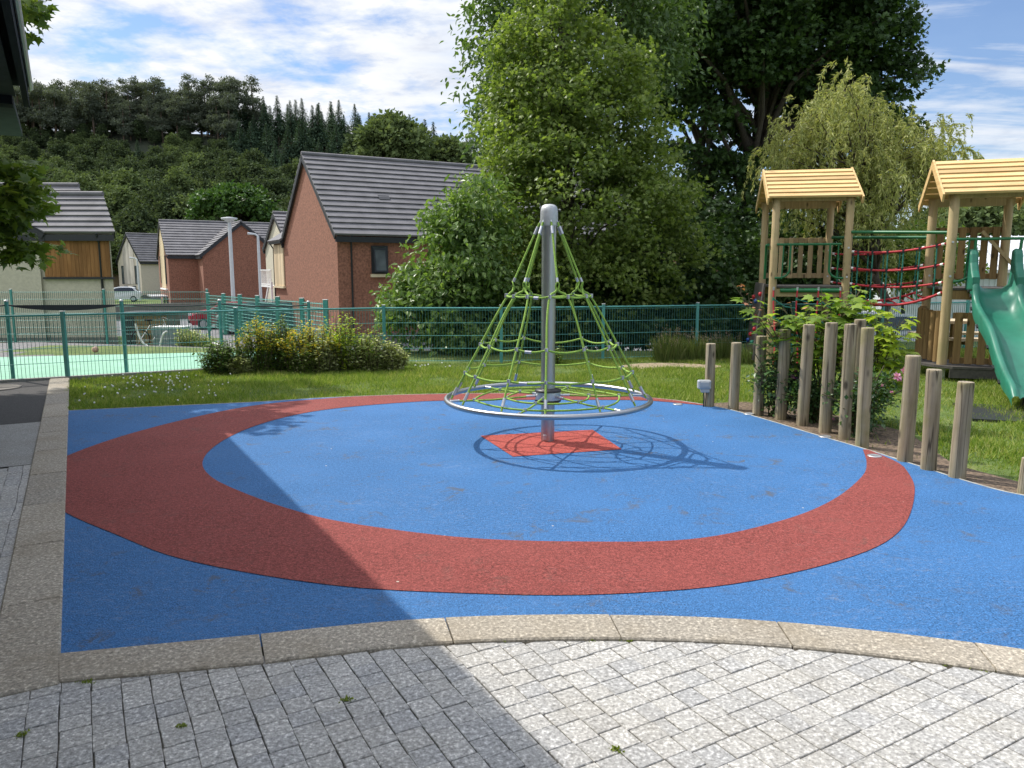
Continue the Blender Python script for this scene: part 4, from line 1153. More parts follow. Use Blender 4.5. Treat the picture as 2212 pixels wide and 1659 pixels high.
def window(root, c, across, out, ww, hh, sill=True, ajar=False, framem='fascia', sillm='sill'):
    c = Vector(c); fr = MB()
    t = .07
    for sx in (-1, 1): fr.box(c + across * (sx * (ww / 2 - t / 2)) + out * .0, (t, .10, hh), (across, out, ZZ))
    for sz in (-1, 1): fr.box(c + ZZ * (sz * (hh / 2 - t / 2)) + out * .0, (ww - 2 * t, .10, t), (across, out, ZZ))
    o = fr.build('window', M[framem], root)
    MB().box(c + out * .012, (ww - .12, .03, hh - .12), (across, out, ZZ)).build('pane', M['glass'], o)
    if ajar:
        q = MB(); dd = (ZZ - out * .16).normalized(); c2 = c + out * .14 - ZZ * .03
        for sx in (-1, 1): q.box(c2 + across * (sx * (ww / 2 - .11)), (.07, .05, hh - .16), (across, (out + ZZ * .16).normalized(), dd))
        for sz in (-1, 1): q.box(c2 + dd * (sz * (hh / 2 - .12)), (ww - .29, .05, .07), (across, (out + ZZ * .16).normalized(), dd))
        q.build('sash', M[framem], o)
        MB().box(c2, (ww - .28, .02, hh - .28), (across, (out + ZZ * .16).normalized(), dd)).build('pane', M['glass'], o)
    if sill: MB().box(c - ZZ * (hh / 2 + .09) + out * .06, (ww + .12, .18, .14), (across, out, ZZ)).build('sill', M[sillm], o)
    return o
def cladding(root, p0, across, out, ww, zb, zt, mat, board=.14, top=None, thick=.06):
    """vertical boards from p0 along across"""
    mb = MB(); n = int(ww / board)
    for i in range(n):
        c = p0 + across * (ww * (i + .5) / n); z1 = top((i + .5) / n) if top else zt
        mb.box(c + ZZ * ((zb + z1) / 2) + out * (thick / 2 + random.uniform(0, .008)), (ww / n - .008, thick, z1 - zb), (across, out, ZZ))
    return mb.build('timber_cladding', M[mat], root)

GZ = -1.75
va, ua = V, U                                           # along the walls facing us / away from us
# 1 big brick house
A1_ = Vector((-7.72, 34.5, 0))
r1, P1_ = house('brick_house', 'large red brick house with steep grey roof beside the tree', A1_, ua, va, 9.8, 15.0, GZ, 3.3, 7.15, 'brick', courses=15)
wc = A1_ + va * 3.25 + ZZ * 2.12 - ua * .0
window(r1, A1_ + va * 1.94 + ZZ * 2.1 - ua * .02, va, -ua, .78, 1.25, ajar=True)
window(r1, A1_ + va * 8.0 + ZZ * 2.1 - ua * .02, va, -ua, 1.1, 1.25)
downpipe(r1, A1_ + va * .62 + ZZ * 3.15, A1_ + va * .62 + ZZ * (GZ + .1), -ua)
for s, z in ((1.85, -.05), (5.9, .12)): MB().tube([A1_ + ua * s + ZZ * z - va * .02, A1_ + ua * s + ZZ * z - va * .16], .06, 8).tube([A1_ + ua * s + ZZ * (z - .02) - va * .11, A1_ + ua * s + ZZ * (z - .22) - va * .11], .05, 8).build('flue_cap', M['brick'], r1)
mb = MB(); q = P1_(2.1, 3.0, 3.3 + 3.85 * 2.1 / 4.9 + .12)
mb.box(q, (.55, .35, .05), (va, (ua * 4.9 + ZZ * 3.85).normalized(), (ZZ * 4.9 - ua * 3.85).normalized())); mb.build('roof_vent', M['fascia'], r1)
# rear wing: brick below, pale timber above
W0 = A1_ + ua * 9.8
wing = MB(); wing.prism([W0 + ZZ * GZ, W0 + va * 4 + ZZ * GZ, W0 + va * 4 + ua * 2.6 + ZZ * GZ, W0 + ua * 2.6 + ZZ * GZ], ZZ * 4.95)
wing.build('rear_wing', M['brick'], r1, fix=True)
cladding(r1, W0 + ua * .12 - va * .0, ua, -va, 2.3, .75, 3.05, 'paleclad', .16)
MB().box(W0 + ua * 1.25 - va * .07 + ZZ * .69, (2.5, .16, .1), (ua, va, ZZ)).build('cladding_sill', M['sill'], r1)
mb = MB()
for k in range(4):
    mb.box(W0 + va * (-.1 + .42 * k) + ua * 1.25 + ZZ * (3.38 + .26 * k), (.5, 3.0, .10), ((va + ZZ * .62).normalized(), ua, (ZZ - va * .62).normalized()))
mb.build('wing_roof', M['tile'], r1)
MB().box(W0 + ua * 1.25 - va * .2 + ZZ * 3.2, (2.9, .14, .2), (ua, va, ZZ)).build('wing_gutter', M['fascia'], r1)
downpipe(r1, W0 + ua * 2.5 + ZZ * 3.2, W0 + ua * 2.5 + ZZ * GZ, -va)
# the next house of the terrace, ridge a step higher
A1b = A1_ + va * 15.35
house('brick_house', 'next brick house of the terrace, its roof just showing left of the tree', A1b, ua, va, 9.8, 11.0, GZ, 3.45, 7.3, 'brick', courses=15)
# pale house behind with a balcony
Aw = A1_ + ua * 15.5 + va * .75
rw_, Pw = house('white_house', 'pale rendered house with white balcony behind the large brick house', Aw + va * .9, ua, va, 7, 6, GZ, 3.2, 5.3, 'cream', courses=9)
bc = Aw + va * .9 + ua * 1.6 - va * .6
mb = MB()
mb.box(bc + ZZ * .62, (3.0, 1.2, .1), (ua, va, ZZ))
for k in range(14): mb.box(bc + ua * (-1.45 + 2.9 * k / 13) - va * .57 + ZZ * 1.15, (.025, .025, 1.0), (ua, va, ZZ))
for z in (.75, 1.65): mb.box(bc - va * .57 + ZZ * z, (3.0, .05, .06), (ua, va, ZZ))
mb.build('balcony', M['white'], rw_)
MB().box(bc - va * .55 - ua * 1.4 + ZZ * -.4, (.12, .12, 2.6), (ua, va, ZZ)).build('balcony_post', M['white'], rw_)
MB().box(bc - va * .5 + ua * .3 + ZZ * .05, (.12, .1, 2.9), ((ua + ZZ * 1.0).normalized(), va, (ZZ - ua).normalized())).build('balcony_brace', M['white'], rw_)

# 2 cream house at the left (faces us with its eaves)
Ac = at(243, 585, 31.0); Ac.z = 0
ac, bc_ = Vector((-.6, .8, 0)), Vector((-1, -.035, 0)).normalized()
r2, Pc = house('cream_house', 'cream rendered house with brown cedar panel behind the court at far left', Ac, ac, bc_, 3.4, 9.5, GZ, 3.22, 4.62, 'cream', courses=7, base=.7)
outc = Vector((.035, -1, 0)).normalized()
cladding(r2, Ac + bc_ * 2.62 , -bc_, outc, 2.58, 1.36, 3.0, 'cedar', .15)
MB().box(Ac + bc_ * 1.3 + outc * .05 + ZZ * 1.31, (2.75, .14, .08), (bc_, outc, ZZ)).build('cladding_sill', M['fascia'], r2)
downpipe(r2, Ac + bc_ * .42 + ZZ * 3.05, Ac + bc_ * .42 + ZZ * GZ, outc, .045)
Ag = Ac + bc_ * 2.75 + outc * .12
rg_, Pg = house('cream_house', 'cream gable of the neighbouring house half hidden by the maple leaves', Ag, bc_, ac, 6.0, 3.2, GZ, 3.15, 5.0, 'cream', courses=7, base=.7)
Ab2 = at(190, 585, 37.5); Ab2.z = 0
house('cream_house', 'house whose plain ridge shows above the cream house roof at far left', Ab2, ac, bc_, 3.4, 8.0, GZ, 4.2, 5.68, 'cream', courses=6)

# 3 smaller brick house with a cross gable
A3 = Vector((-30.9, 70.0, 0))
r3, P3_ = house('brick_house', 'distant red brick house with cross gable and pale timber end, beyond the car park', A3, ua, va, 9, 15, GZ, 3.1, 6.2, 'brick', courses=13)
F3 = A3 + va * 2.5 - ua * 3.0
xg = MB()
house('brick_house', 'distant brick gable with bright left roof slope behind the street lamps', F3, va, ua, 6.8, 6.9, GZ, 3.1, 5.9, 'brick', courses=11)
cladding(r3, A3 + ua * 2.6, ua, -va, 3.6, -.0, 4.6, 'paleclad', .3, top=lambda f: 4.75 + 1.1 * (1 - abs(f - .5) * 1.6))
for s in (2.2, 6.7): window(r3, A3 + ua * s - va * .02 + ZZ * 1.7, ua, -va, .6, 2.6, sill=False)
MB().box(A3 + ua * 4.3 - va * .09 + ZZ * -.1, (5, .2, .12), (ua, va, ZZ)).build('sill', M['white'], r3)
MB().box(A3 + ua * 4.5 - va * .7 + ZZ * -.75, (5, 1.4, .12), (ua, va, ZZ)).build('porch_canopy', M['galv'], r3)
for s in (3.2, 5.6): MB().box(A3 + ua * s - va * .03 + ZZ * -1.3, (.9, .1, 1.0), (ua, va, ZZ)).build('door', M['glass'], r3)
# 4 cream gabled house and 5 its neighbour
A4 = Vector((-43.9, 92.0, 0)); a4 = Vector((-.75, .66, 0)); b4 = Vector((.66, .75, 0))
r4, P4 = house('cream_house', 'distant cream gabled house with two narrow upper windows, left of the brick one', A4, a4, b4, 6.4, 12, GZ, 2.85, 5.95, 'palecream', courses=12)
cladding(r4, A4 + a4 * 1.7, a4, -b4, 3.0, .0, 4, 'greyclad', .3, top=lambda f: 4.3 + .9 * (1 - abs(f - .5) * 1.6))
for s in (1.2, 5.0): window(r4, A4 + a4 * s - b4 * .02 + ZZ * 1.1, a4, -b4, .7, 2.2, sill=False)
MB().box(A4 + a4 * 4.6 - b4 * .6 + ZZ * -.55, (2.6, 1.2, .12), (a4, b4, ZZ)).build('porch_canopy', M['fascia'], r4)
for s in (2.0, 4.4): MB().box(A4 + a4 * s - b4 * .03 + ZZ * -1.0, (.9, .1, 1.6), (a4, b4, ZZ)).build('door', M['glass'], r4)
A5 = at(243, 585, 99.0); A5.z = 0
house('tan_house', 'farthest tan house with pale shining roof, between the two cream ones', A5, Vector((.87, .49, 0)), Vector((-.62, .78, 0)), 7.5, 9, GZ, 2.7, 5.9, 'tan', courses=12)

# pale sheet-clad shed at the right
SA = at(1926, 600, 30.0); SA.z = 0
shed = empty('sheet_metal_shed', (SA.x, SA.y, -1.4), 'long white corrugated shed with pale metal roof behind the slide tower', 'shed')
sx, sy = Vector((.985, -.17, 0)), Vector((.17, .985, 0))
mb = MB(); mb.prism([SA + ZZ * -1.75, SA + sx * 9 + ZZ * -1.75, SA + sx * 9 + sy * 8 + ZZ * -1.75, SA + sy * 8 + ZZ * -1.75], ZZ * 3.4); mb.build('wall', M['whiteclad'], shed, fix=True)
mb = MB()
for k in range(45): mb.box(SA + sx * (.1 + .2 * k) - sy * .015 + ZZ * -.05, (.05, .03, 3.35), (sx, sy, ZZ))
mb.build('wall_rib', M['whiteclad'], shed); 
mb = MB(); lo, hi = SA - sy * .25 + ZZ * 1.62, SA + sy * 4 + sx * 1.2 + ZZ * 3.05
mb.face([lo - sx * .2, lo + sx * 9.2, hi + sx * 8, hi - sx * .2])
mb.face([hi - sx * .2, hi + sx * 8, SA + sy * 8.2 + sx * 9.2 + ZZ * 1.62, SA + sy * 8.2 - sx * .2 + ZZ * 1.62])
mb.face([lo - sx * .2, hi - sx * .2, SA + sy * 8.2 - sx * .2 + ZZ * 1.62])
for k in range(30):
    f = k / 29; p0 = lo.lerp(lo + sx * 9.0, f); p1 = (hi - sx * .0).lerp(hi + sx * 7.8, f)
    mb.tube([p0 + ZZ * .01, p1 + ZZ * .01], .035, 4, mi=1)
mb.build('roof', [M['paleroof'], M['galv']], shed)
MB().box(SA + sx * 4.5 - sy * .3 + ZZ * 1.58, (9.4, .12, .12), (sx, sy, ZZ)).build('gutter', M['polegrey'], shed)

# own building at the left: only its eaves reach into the view
EH = 3.70
EE = G(69, 214, EH); EE.z = 0                            # outer end of the gutter line
dn, ov = Vector((.5022, -.8647, 0)), Vector((-.8647, -.5022, 0))                                         # along the eaves toward us / inward
bd = empty('school_building', EE + ov * 2.6, 'dark eaves and soffit of the near building overhanging at upper left', 'building')
Lr = 19.0
mb = MB()
mb.box(EE + dn * (Lr / 2) + ov * 3.05 + ZZ * (EH + .17), (6.1, Lr, .06), (ov, dn, ZZ)); mb.build('roof', M['eave'], bd)
MB().box(EE + dn * (Lr / 2) + ov * .0 + ZZ * (EH + .12), (.05, Lr, .05), (ov, dn, ZZ), bev=.015).build('gutter', M['gutter'], bd)
MB().box(EE + dn * (Lr / 2) + ov * .06 + ZZ * (EH + .015), (.06, Lr - .04, .25), (ov, dn, ZZ)).build('fascia', M['eave'], bd)
mb = MB()
for k in range(26): mb.box(EE + dn * (Lr / 2) + ov * (.26 + .2 * k) + ZZ * (EH - .02), (.19, Lr - .5, .02), (ov, dn, ZZ))
mb.build('soffit', M['soffit'], bd)
MB().box(EE + dn * .14 + ov * 3.2 + ZZ * (EH - .02), (6.0, .26, .22), (ov, dn, ZZ)).build('end_fascia', M['eave'], bd)
MB().box(EE + dn * (Lr / 2) + ov * .62 + ZZ * (EH - .06), (.10, Lr - .6, .07), (ov, dn, ZZ)).build('soffit_rail', M['soffit'], bd)
wl = MB().prism([EE + ov * 2.1 + dn * .9 + ZZ * -.1, EE + ov * 6.0 + dn * .9 + ZZ * -.1, EE + ov * 6.0 + dn * Lr + ZZ * -.1, EE + ov * 2.1 + dn * Lr + ZZ * -.1], ZZ * (EH + .1)); wl.build('wall', M['cream'], bd, fix=True)
mb = MB(); lw = at(44, 272, 11.6)
mb.box(Vector((lw.x, lw.y, lw.z)) + ov * 2.0 - ZZ * .0 + dn * .6, (4.0, 2.6, .10), (ov, dn, ZZ)); mb.build('lower_canopy', M['soffit'], bd)
MB().box(Vector((lw.x, lw.y, lw.z + .12)) + ov * 2.0 + dn * .6, (3.9, 2.4, .14), (ov, dn, ZZ)).build('canopy_edge', M['skin'], bd)
MB().box(Vector((lw.x, lw.y, (lw.z - .1) / 2)) + ov * 1.6 + dn * .6, (.12, .12, lw.z + .05), (ov, dn, ZZ)).build('canopy_post', M['fascia'], bd)

# ------------------------------------------------------------------ street lamps
for (xt, yt, Y, lab, hd) in [(495, 471, 60, 'tall pale street lamp standing before the distant brick gable', .55), (557, 506, 62, 'smaller pale street lamp between the brick gable and the large brick house', -.9), (296, 558, 88, 'thin street lamp before the distant cream gabled house', -.9)]:
    p = at(xt, yt, Y); mb = MB()
    root = empty('street_lamp', (p.x, p.y, GZ), lab, 'street lamp')
    wd = 1.0 if hd > 0 else .8
    mb.tube([(p.x, p.y, GZ), (p.x, p.y, p.z - .9), (p.x, p.y, p.z - .1)], [.16 * wd, .14 * wd, .12 * wd], 10).build('pole', M['polegrey'], root)
    if hd > 0: MB().lathe((p.x, p.y, p.z - .35), [(.12, 0), (.42, .2), (.60, .26), (.60, .36), (.2, .42), (0, .43)], 14).build('lamp_head', M['polegrey'], root)
    else: MB().tube([(p.x, p.y, p.z - .15), (p.x - .2, p.y, p.z), (p.x - .75, p.y - .2, p.z + .06)], [.07, .07, .10], 8).build('lamp_head', M['polegrey'], root)

# ------------------------------------------------------------------ cars
def car(name, label, c, ang, L=4.2, Wd=1.75, H=1.5, paint='paint_red', van=False):
    c = Vector((c[0], c[1], c[2] if len(c) > 2 else GZ + .03)); f = Vector((math.cos(ang), math.sin(ang), 0)); s = Vector((-f.y, f.x, 0))
    root = empty(name, c, label, 'car', 'parked cars')
    h = H
    if van: P_ = [(-.5, .35), (-.5, .62), (-.49, .80), (-.47, .95), (-.42, 1.0), (.10, 1.0), (.20, .96), (.30, .70), (.42, .62), (.49, .52), (.5, .35)]
    else: P_ = [(-.5, .36), (-.5, .56), (-.47, .66), (-.42, .70), (-.34, .95), (-.22, 1.0), (.02, 1.0), (.12, .95), (.26, .70), (.40, .63), (.485, .52), (.5, .36)]
    P_ = [(x, z) for x, z in P_] + [(.46, .16), (-.46, .16)]
    n = len(P_); vs = []; fs = []
    for k, (sw, sh) in enumerate([(-1, .0), (-.93, .0), (.93, 0), (1, 0)]):
        for x, z in P_:
            tuck = 1 - .16 * max(0, (z - .62)) / .38
            ins = .965 if abs(sw) == 1 else 1
            vs.append(c + f * (x * L * ins) + s * (sw * Wd / 2 * tuck) + ZZ * (z * h * (ins if z > .3 else 1)))
    for k in range(3): fs += [(k * n + i, k * n + (i + 1) % n, (k + 1) * n + (i + 1) % n, (k + 1) * n + i) for i in range(n)]
    fs += [tuple(range(n))[::-1], tuple(range(3 * n, 4 * n))]
    o = MB().mesh(vs, fs, smooth=False).build('body', M[paint], root, fix=True)
    def Q(x, sw, z, off=0.0): 
        tuck = 1 - .16 * max(0, (z - .62)) / .38
        return c + f * (x * L) + s * (sw * (Wd / 2 * tuck + off)) + ZZ * (z * h)
    for sw in (-1, 1):
        if van: wp = [(-.42, .66), (-.40, .93), (.09, .93), (.17, .88), (.24, .68)]
        else: wp = [(-.36, .72), (-.30, .92), (-.2, .955), (.01, .955), (.10, .90), (.20, .71)]
        MB().face([Q(x, sw, z, .012) for x, z in wp]).build('side_window', M['carglass'], root)
    if van: w0, w1, r0, r1_ = (.29, .73), (.205, .945), (-.492, .66), (-.478, .92)
    else: w0, w1, r0, r1_ = (.255, .715), (.125, .94), (-.415, .73), (-.345, .93)
    for (x0, z0), (x1, z1), sg, nm in ((w0, w1, 1, 'windscreen'), (r0, r1_, -1, 'rear_window')):
        o2 = f * (sg * .02) + ZZ * .02
        MB().face([Q(x0, -.9, z0) + o2, Q(x0, .9, z0) + o2, Q(x1, .9, z1) + o2, Q(x1, -.9, z1) + o2]).build(nm, M['carglass'], root)
    for sw in (-1, 1):
        MB().box(Q(.475, sw * .74, .55) , (.22, .34, .13), (f, s, ZZ), bev=.04).build('headlight', M['lamp'], root)
        MB().box(Q(-.488, sw * .8, .60), (.1, .22, .16), (f, s, ZZ), bev=.03).build('tail_light', M['holdred'], root)
        for x in (-.31, .32):
            p = Q(x, sw * .93, 0); p.z = c.z + .31
            wh = MB().tube([p - s * .09, p + s * .09], .31, 18, smooth=False).build('wheel', M['tyre'], root)
            MB().tube([p + s * (sw * .092), p + s * (sw * .1)], .2, 14, smooth=False).build('rim', M['galv'], wh)
    MB().box(Q(.49, 0, .30), (.14, Wd * .94, .2), (f, s, ZZ), bev=.05).build('bumper', M['black'], root)
    MB().box(Q(-.49, 0, .32), (.12, Wd * .94, .2), (f, s, ZZ), bev=.05).build('bumper', M['black'], root)
    return root
p = G(452, 712, GZ); car('parked_car', 'shiny red parked car seen through the court fence', (p.x + .6, p.y + 1.2), R(205), paint='paint_red', H=1.5)
p = G(258, 652, GZ); car('parked_car', 'silver white parked car beyond the cream house corner', (p.x + .2, p.y), R(200), paint='paint_white', H=1.6)
p = G(245, 640, GZ); car('parked_car', 'dark parked car behind the silver white one at the far houses', (p.x + 0.2, p.y + 2.5), R(20), paint='paint_dark', H=1.7, van=True)
p = G(545, 722, GZ); car('parked_car', 'dark blue parked car behind the yellow flowering shrubs', (p.x, p.y + 1.0), R(200), paint='paint_dark', H=1.62, van=True)
p = at(1865, 676, 22); car('parked_car', 'white parked car showing behind the maple sapling at right', (p.x, p.y, p.z - 1.5), R(185), paint='paint_white', H=1.5)

# ------------------------------------------------------------------ things by the court
bx = at(362, 757, 24.0); bz = gz(bx.x, bx.y)
root = empty('bicycle', (bx.x - .75, bx.y - .35, bz), 'bicycle leaning on the pale planter box behind the green court', 'bicycle')
bq = Vector((bx.x - .62, bx.y - .45, bz)); fx = Vector((.55, .83, 0)); lean = Vector((-.03, .12, 0))
def bp(x, z): return bq + fx * x + ZZ * z + lean * z
for x in (0, 1.02):
    wh = MB().tube([bp(x + .31 * math.cos(t), .33 + .31 * math.sin(t)) for t in [2 * PI * k / 24 for k in range(24)]], .02, 6, closed=True).build('wheel', M['tyre'], root)
    mb = MB()
    for k in range(8): mb.tube([bp(x, .33), bp(x + .3 * math.cos(k * PI / 4), .33 + .3 * math.sin(k * PI / 4))], .003, 3)
    mb.build('spoke', M['galv'], wh)
MB().tube([bp(0, .33), bp(.34, .76), bp(.82, .80), bp(.42, .30), bp(.34, .76)], .017, 8).tube([bp(0, .33), bp(.42, .30)], .014, 8).tube([bp(.79, .92), bp(.84, .78), bp(1.02, .33)], .015, 8).build('frame', M['alu'], root)
MB().tube([bp(.34, .76), bp(.31, .90)], .013, 6).box(bp(.30, .92), (.22, .1, .05), (fx, Vector((-fx.y, fx.x, 0)), ZZ)).build('saddle', M['black'], root)
MB().tube([bp(.79, .92) - Vector((-fx.y, fx.x, 0)) * .26, bp(.81, .98), bp(.79, .92) + Vector((-fx.y, fx.x, 0)) * .26], .014, 6).build('handlebar', M['black'], root)
c = Vector((bx.x + .0, bx.y + .35, bz + .33))
root = empty('planter_box', (c.x, c.y, bz), 'pale grey box planter by the court with weeds growing over it', 'planter')
MB().box(c, (.95, .6, .66), bev=.01).build('box', M['box'], root)
MB().box(c + ZZ * .345, (1.01, .66, .05), bev=.01).build('rim', M['white'], root)
MB().box(c + Vector((0, -.31, .0)), (.85, .03, .03)).build('rail', M['white'], root)
p = at(206, 757, 15.2); z = gz(p.x, p.y) + .09
MB().lathe((p.x, p.y, z), [(.062 * math.sin(PI * k / 12) + 1e-5, -.062 * math.cos(PI * k / 12)) for k in range(13)], 18).build('_b', M['peach'])
o = bpy.data.objects['_b']; o.name = 'ball'; o.data.name = 'ball'; o.data.materials[0] = plain('ball_leather', (0.42, 0.25, 0.18), .6, var=.6, scale=9)
o.data.transform(Matrix.Translation(-Vector((p.x, p.y, z)))); o.location = (p.x, p.y, z); tag(o, 'small pale brown ball lying at the far edge of the green court', 'ball')
p = at(318, 752, 23.0); z = gz(p.x, p.y)
L = [(-.30, .75), (-.24, .45), (-.12, .18), (.08, .05), (.35, .05), (.42, .2), (.5, .42), (.62, .52)]
MB().tube(catmull([(p.x + a, p.y, z + b) for a, b in L], 4), .03, 8).build('bent_pipe', M['white'])
o = bpy.data.objects['bent_pipe']; tag(o, 'white bent pipe bar beside the bicycle at the court edge', 'pipe')
# timber store
c = at(312, 738, 28.0); c.z = 0
root = empty('timber_store', (c.x, c.y, GZ), 'slatted brown timber store with dark opening right of the cream house', 'shed')
mb = MB()
for k in range(9): mb.box((c.x + .28, c.y, GZ + .35 + .165 * k), (1.15, .06, .15))
mb.build('slat_wall', M['pinedark'], root)
MB().box((c.x - .52, c.y + .02, GZ + 1.0), (.55, .05, 1.3)).build('opening', M['fascia'], root)
MB().box((c.x, c.y + .6, GZ + 1.82), (1.8, 1.4, .07)).build('roof', M['fascia'], root)
MB().box((c.x, c.y + .65, GZ + .8), (1.65, 1.1, 1.9)).build('wall', M['base'], root)
# dark low boundary walls
MB().prism([Vector((-27, 52, GZ)), Vector((-17, 57.5, GZ)), Vector((-17, 57.8, GZ)), Vector((-27, 52.3, GZ))], ZZ * 1.1).build('garden_wall', M['base'], origin=(-22, 55, GZ), fix=True)
tag(bpy.data.objects['garden_wall'], 'low grey garden wall in front of the distant cream and brick houses', 'wall')
mb = MB()
for k in range(34): mb.box(Vector((-17, 57.5, GZ + .55)).lerp(Vector((-4.5, 62, GZ + .55)), k / 33), (.3, .04, 1.3), (Vector((.94, .34, 0)), Vector((-.34, .94, 0)), ZZ))
tag(mb.build('board_fence', M['pinedark'], origin=(-11, 60, GZ)), 'brown board fence before the distant brick house', 'fence')
# picnic tables behind the slide tower
for i, (x, Y) in enumerate([(2125, 13.9)]):
    p = at(x, 700, Y); q = Vector((p.x, p.y, 0)); root = empty('picnic_table', q, 'pale wooden picnic table behind the slat panel of the slide tower', 'picnic table')
    MB().box(q + ZZ * .70, (1.9, .7, .05)).build('table_top', M['paleclad'], root)
    for s in (-1, 1):
        MB().box(q + Vector((0, s * .68, .43)), (1.9, .26, .045)).build('bench_seat', M['paleclad'], root)
        MB().box(q + Vector((s * .7, 0, .38)), (.06, 1.4, .09)).box(q + Vector((s * .72, -.3, .34)), (.06, .09, .72)).box(q + Vector((s * .72, .3, .34)), (.06, .09, .72)).build('leg_frame', M['pinedark'], root)
# ------------------------------------------------------------------ trees
def Wp(x, y, Y):
    p = at(x, y, Y); return (p.x, p.y, p.z)
def lobe(x, y, Y, rx, rz=None, ry=None, dY=0):
    """crown lobe given where it shows, its depth and its radii in metres"""
    p = at(x, y, Y); return ((p.x, p.y, p.z), (rx, ry or rx, rz or rx))

# middle tree: pale green maple with a pointed crown
Ym = 17.4
lm = [lobe(1235, 600, Ym, 2.0, 1.2), lobe(1120, 580, Ym, 1.4, 1.2), lobe(1390, 560, Ym, 1.2, 1.3), lobe(1250, 450, Ym, 2.3, 1.5), lobe(1380, 430, Ym, 1.25, 1.2), lobe(1110, 420, Ym, 1.0, 1.2), lobe(1235, 310, Ym, 1.9, 1.5),
      lobe(1350, 300, Ym, 1.2, 1.1), lobe(1140, 290, Ym, 1.05, 1.3), lobe(1215, 170, Ym, 1.5, 1.4), lobe(1130, 165, Ym, .8, 1.0), lobe(1300, 170, Ym, 1.0, 1.0), lobe(1190, 60, Ym, .95, 1.2), lobe(1185, -30, Ym, .6, 1.0)]
bm_ = at(1245, 585, Ym)
tree('maple_tree', 'tall pale green maple with pointed crown behind the rope spinner', 'tree', (bm_.x, bm_.y, gz(bm_.x, bm_.y) - .1), (bm_.x - .5, bm_.y, 8.6), .17,
     [dict(lobes=lm, nb=900, per=72, spread=.21, size=.088, shape='palm5', up=.55, droop=.15, shell=.45, flat=.55, mat='l_maple')], 46, 11, rl=.022, start=.06)
# cherry at its left side, reaching down over the fence
Yc = 15.6
lc = [lobe(960, 640, Yc, .95, .7), lobe(905, 690, Yc, .6, .45), lobe(1000, 560, Yc, 1.0, .8), lobe(985, 550, Yc, .6, .6), lobe(1040, 470, Yc, .8, .75), lobe(1030, 650, Yc, .9, .8), lobe(975, 490, Yc, .5, .5), lobe(905, 600, Yc, .30, .30), lobe(925, 620, Yc, .5, .45), lobe(860, 665, Yc, .38, .3), lobe(1010, 720, Yc, .8, .4)]
bc2 = at(1010, 585, Yc)
tree('cherry_tree', 'bright cherry bush drooping over the fence left of the spinner', 'tree', (bc2.x, bc2.y, gz(bc2.x, bc2.y) - .1), (bc2.x + .3, bc2.y + .2, 3.6), .08,
     [dict(lobes=lc, nb=360, per=46, spread=.17, size=.125, shape='oval', up=.35, droop=.75, shell=.35, flat=.7, jitter=.8, mat='l_cherry')], 40, 12, rl=.016, start=.05)
# taller cherry behind
Yt = 20.0
lt = [lobe(1075, 60, Yt, .9, 1.0), lobe(1050, 160, Yt, .55, .8), lobe(1050, 250, Yt, .45, .7), lobe(1130, -20, Yt, 1.2, 1.1), lobe(1330, 20, Yt, 1.5, 1.2), lobe(1400, 100, Yt, 1.1, 1.0), lobe(1250, -60, Yt, 1.5, 1.2), lobe(1430, 30, Yt, 1.1, 1.0), lobe(1065, 320, Yt, .5, .6), lobe(1150, 120, Yt + .6, 1.2, 1.6), lobe(1180, 260, Yt + .6, 1.4, 1.6)]
bt = at(1230, 585, Yt)
tree('cherry_tree', 'tall cherry with hanging leaves behind the pale green maple', 'tree', (bt.x, bt.y, gz(bt.x, bt.y) - .1), (bt.x - .2, bt.y, 9.5), .2,
     [dict(lobes=lt, nb=420, per=44, spread=.24, size=.15, shape='oval', up=.35, droop=.9, shell=.4, flat=.8, mat='l_cherry_dark')], 40, 13, rl=.025)
# big dark sycamore
Ys = 26.0
ls = [lobe(1560, 20, Ys, 3.4, 2.2), lobe(1720, 60, Ys, 2.8, 2.0), lobe(1830, 80, Ys, 1.9, 1.5), lobe(1885, 160, Ys, 1.45, 1.1), lobe(1925, 55, Ys - .6, .75, .55), lobe(1932, 165, Ys, .7, .6), lobe(1860, 240, Ys, 1.3, .9), lobe(1910, 285, Ys, 1.0, .45), lobe(1450, 130, Ys, 2.2, 1.8),
      lobe(1590, 150, Ys, 2.2, 1.2), lobe(1500, 290, Ys, 1.7, 1.7), lobe(1615, 330, Ys, .8, 1.3), lobe(1560, 430, Ys, 1.5, 1.5), lobe(1640, 500, Ys, 1.4, 1.1), lobe(1480, 480, Ys, 1.9, 1.4), lobe(1780, 190, Ys, 1.4, 1.1), lobe(1700, -60, Ys, 3.0, 1.6), lobe(1820, -20, Ys, 1.8, 1.2), lobe(1480, -60, Ys, 2.6, 1.6)]
bs = at(1610, 585, Ys)
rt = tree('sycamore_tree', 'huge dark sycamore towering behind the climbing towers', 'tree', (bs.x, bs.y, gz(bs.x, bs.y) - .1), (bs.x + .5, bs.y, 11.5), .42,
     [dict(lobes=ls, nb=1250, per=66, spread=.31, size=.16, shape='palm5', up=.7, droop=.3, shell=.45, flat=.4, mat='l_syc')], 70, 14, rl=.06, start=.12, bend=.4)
for k, (x, xt) in enumerate([(1690, 1740), (1560, 1520)]):
    p = at(x, 585, Ys + .4); q = at(xt, 60, Ys + .3)
    rngk = np.random.default_rng(70 + k)
    limb_mesh(rngk, (p.x, p.y, gz(p.x, p.y)), tuple(q), .24, [Wp(xt + rngk.normal() * 90, 60 + rngk.random() * 260, Ys + rngk.normal() * .8) for _ in range(14)], .05, .3, bend=.5).build('trunk', M['bark'], rt)
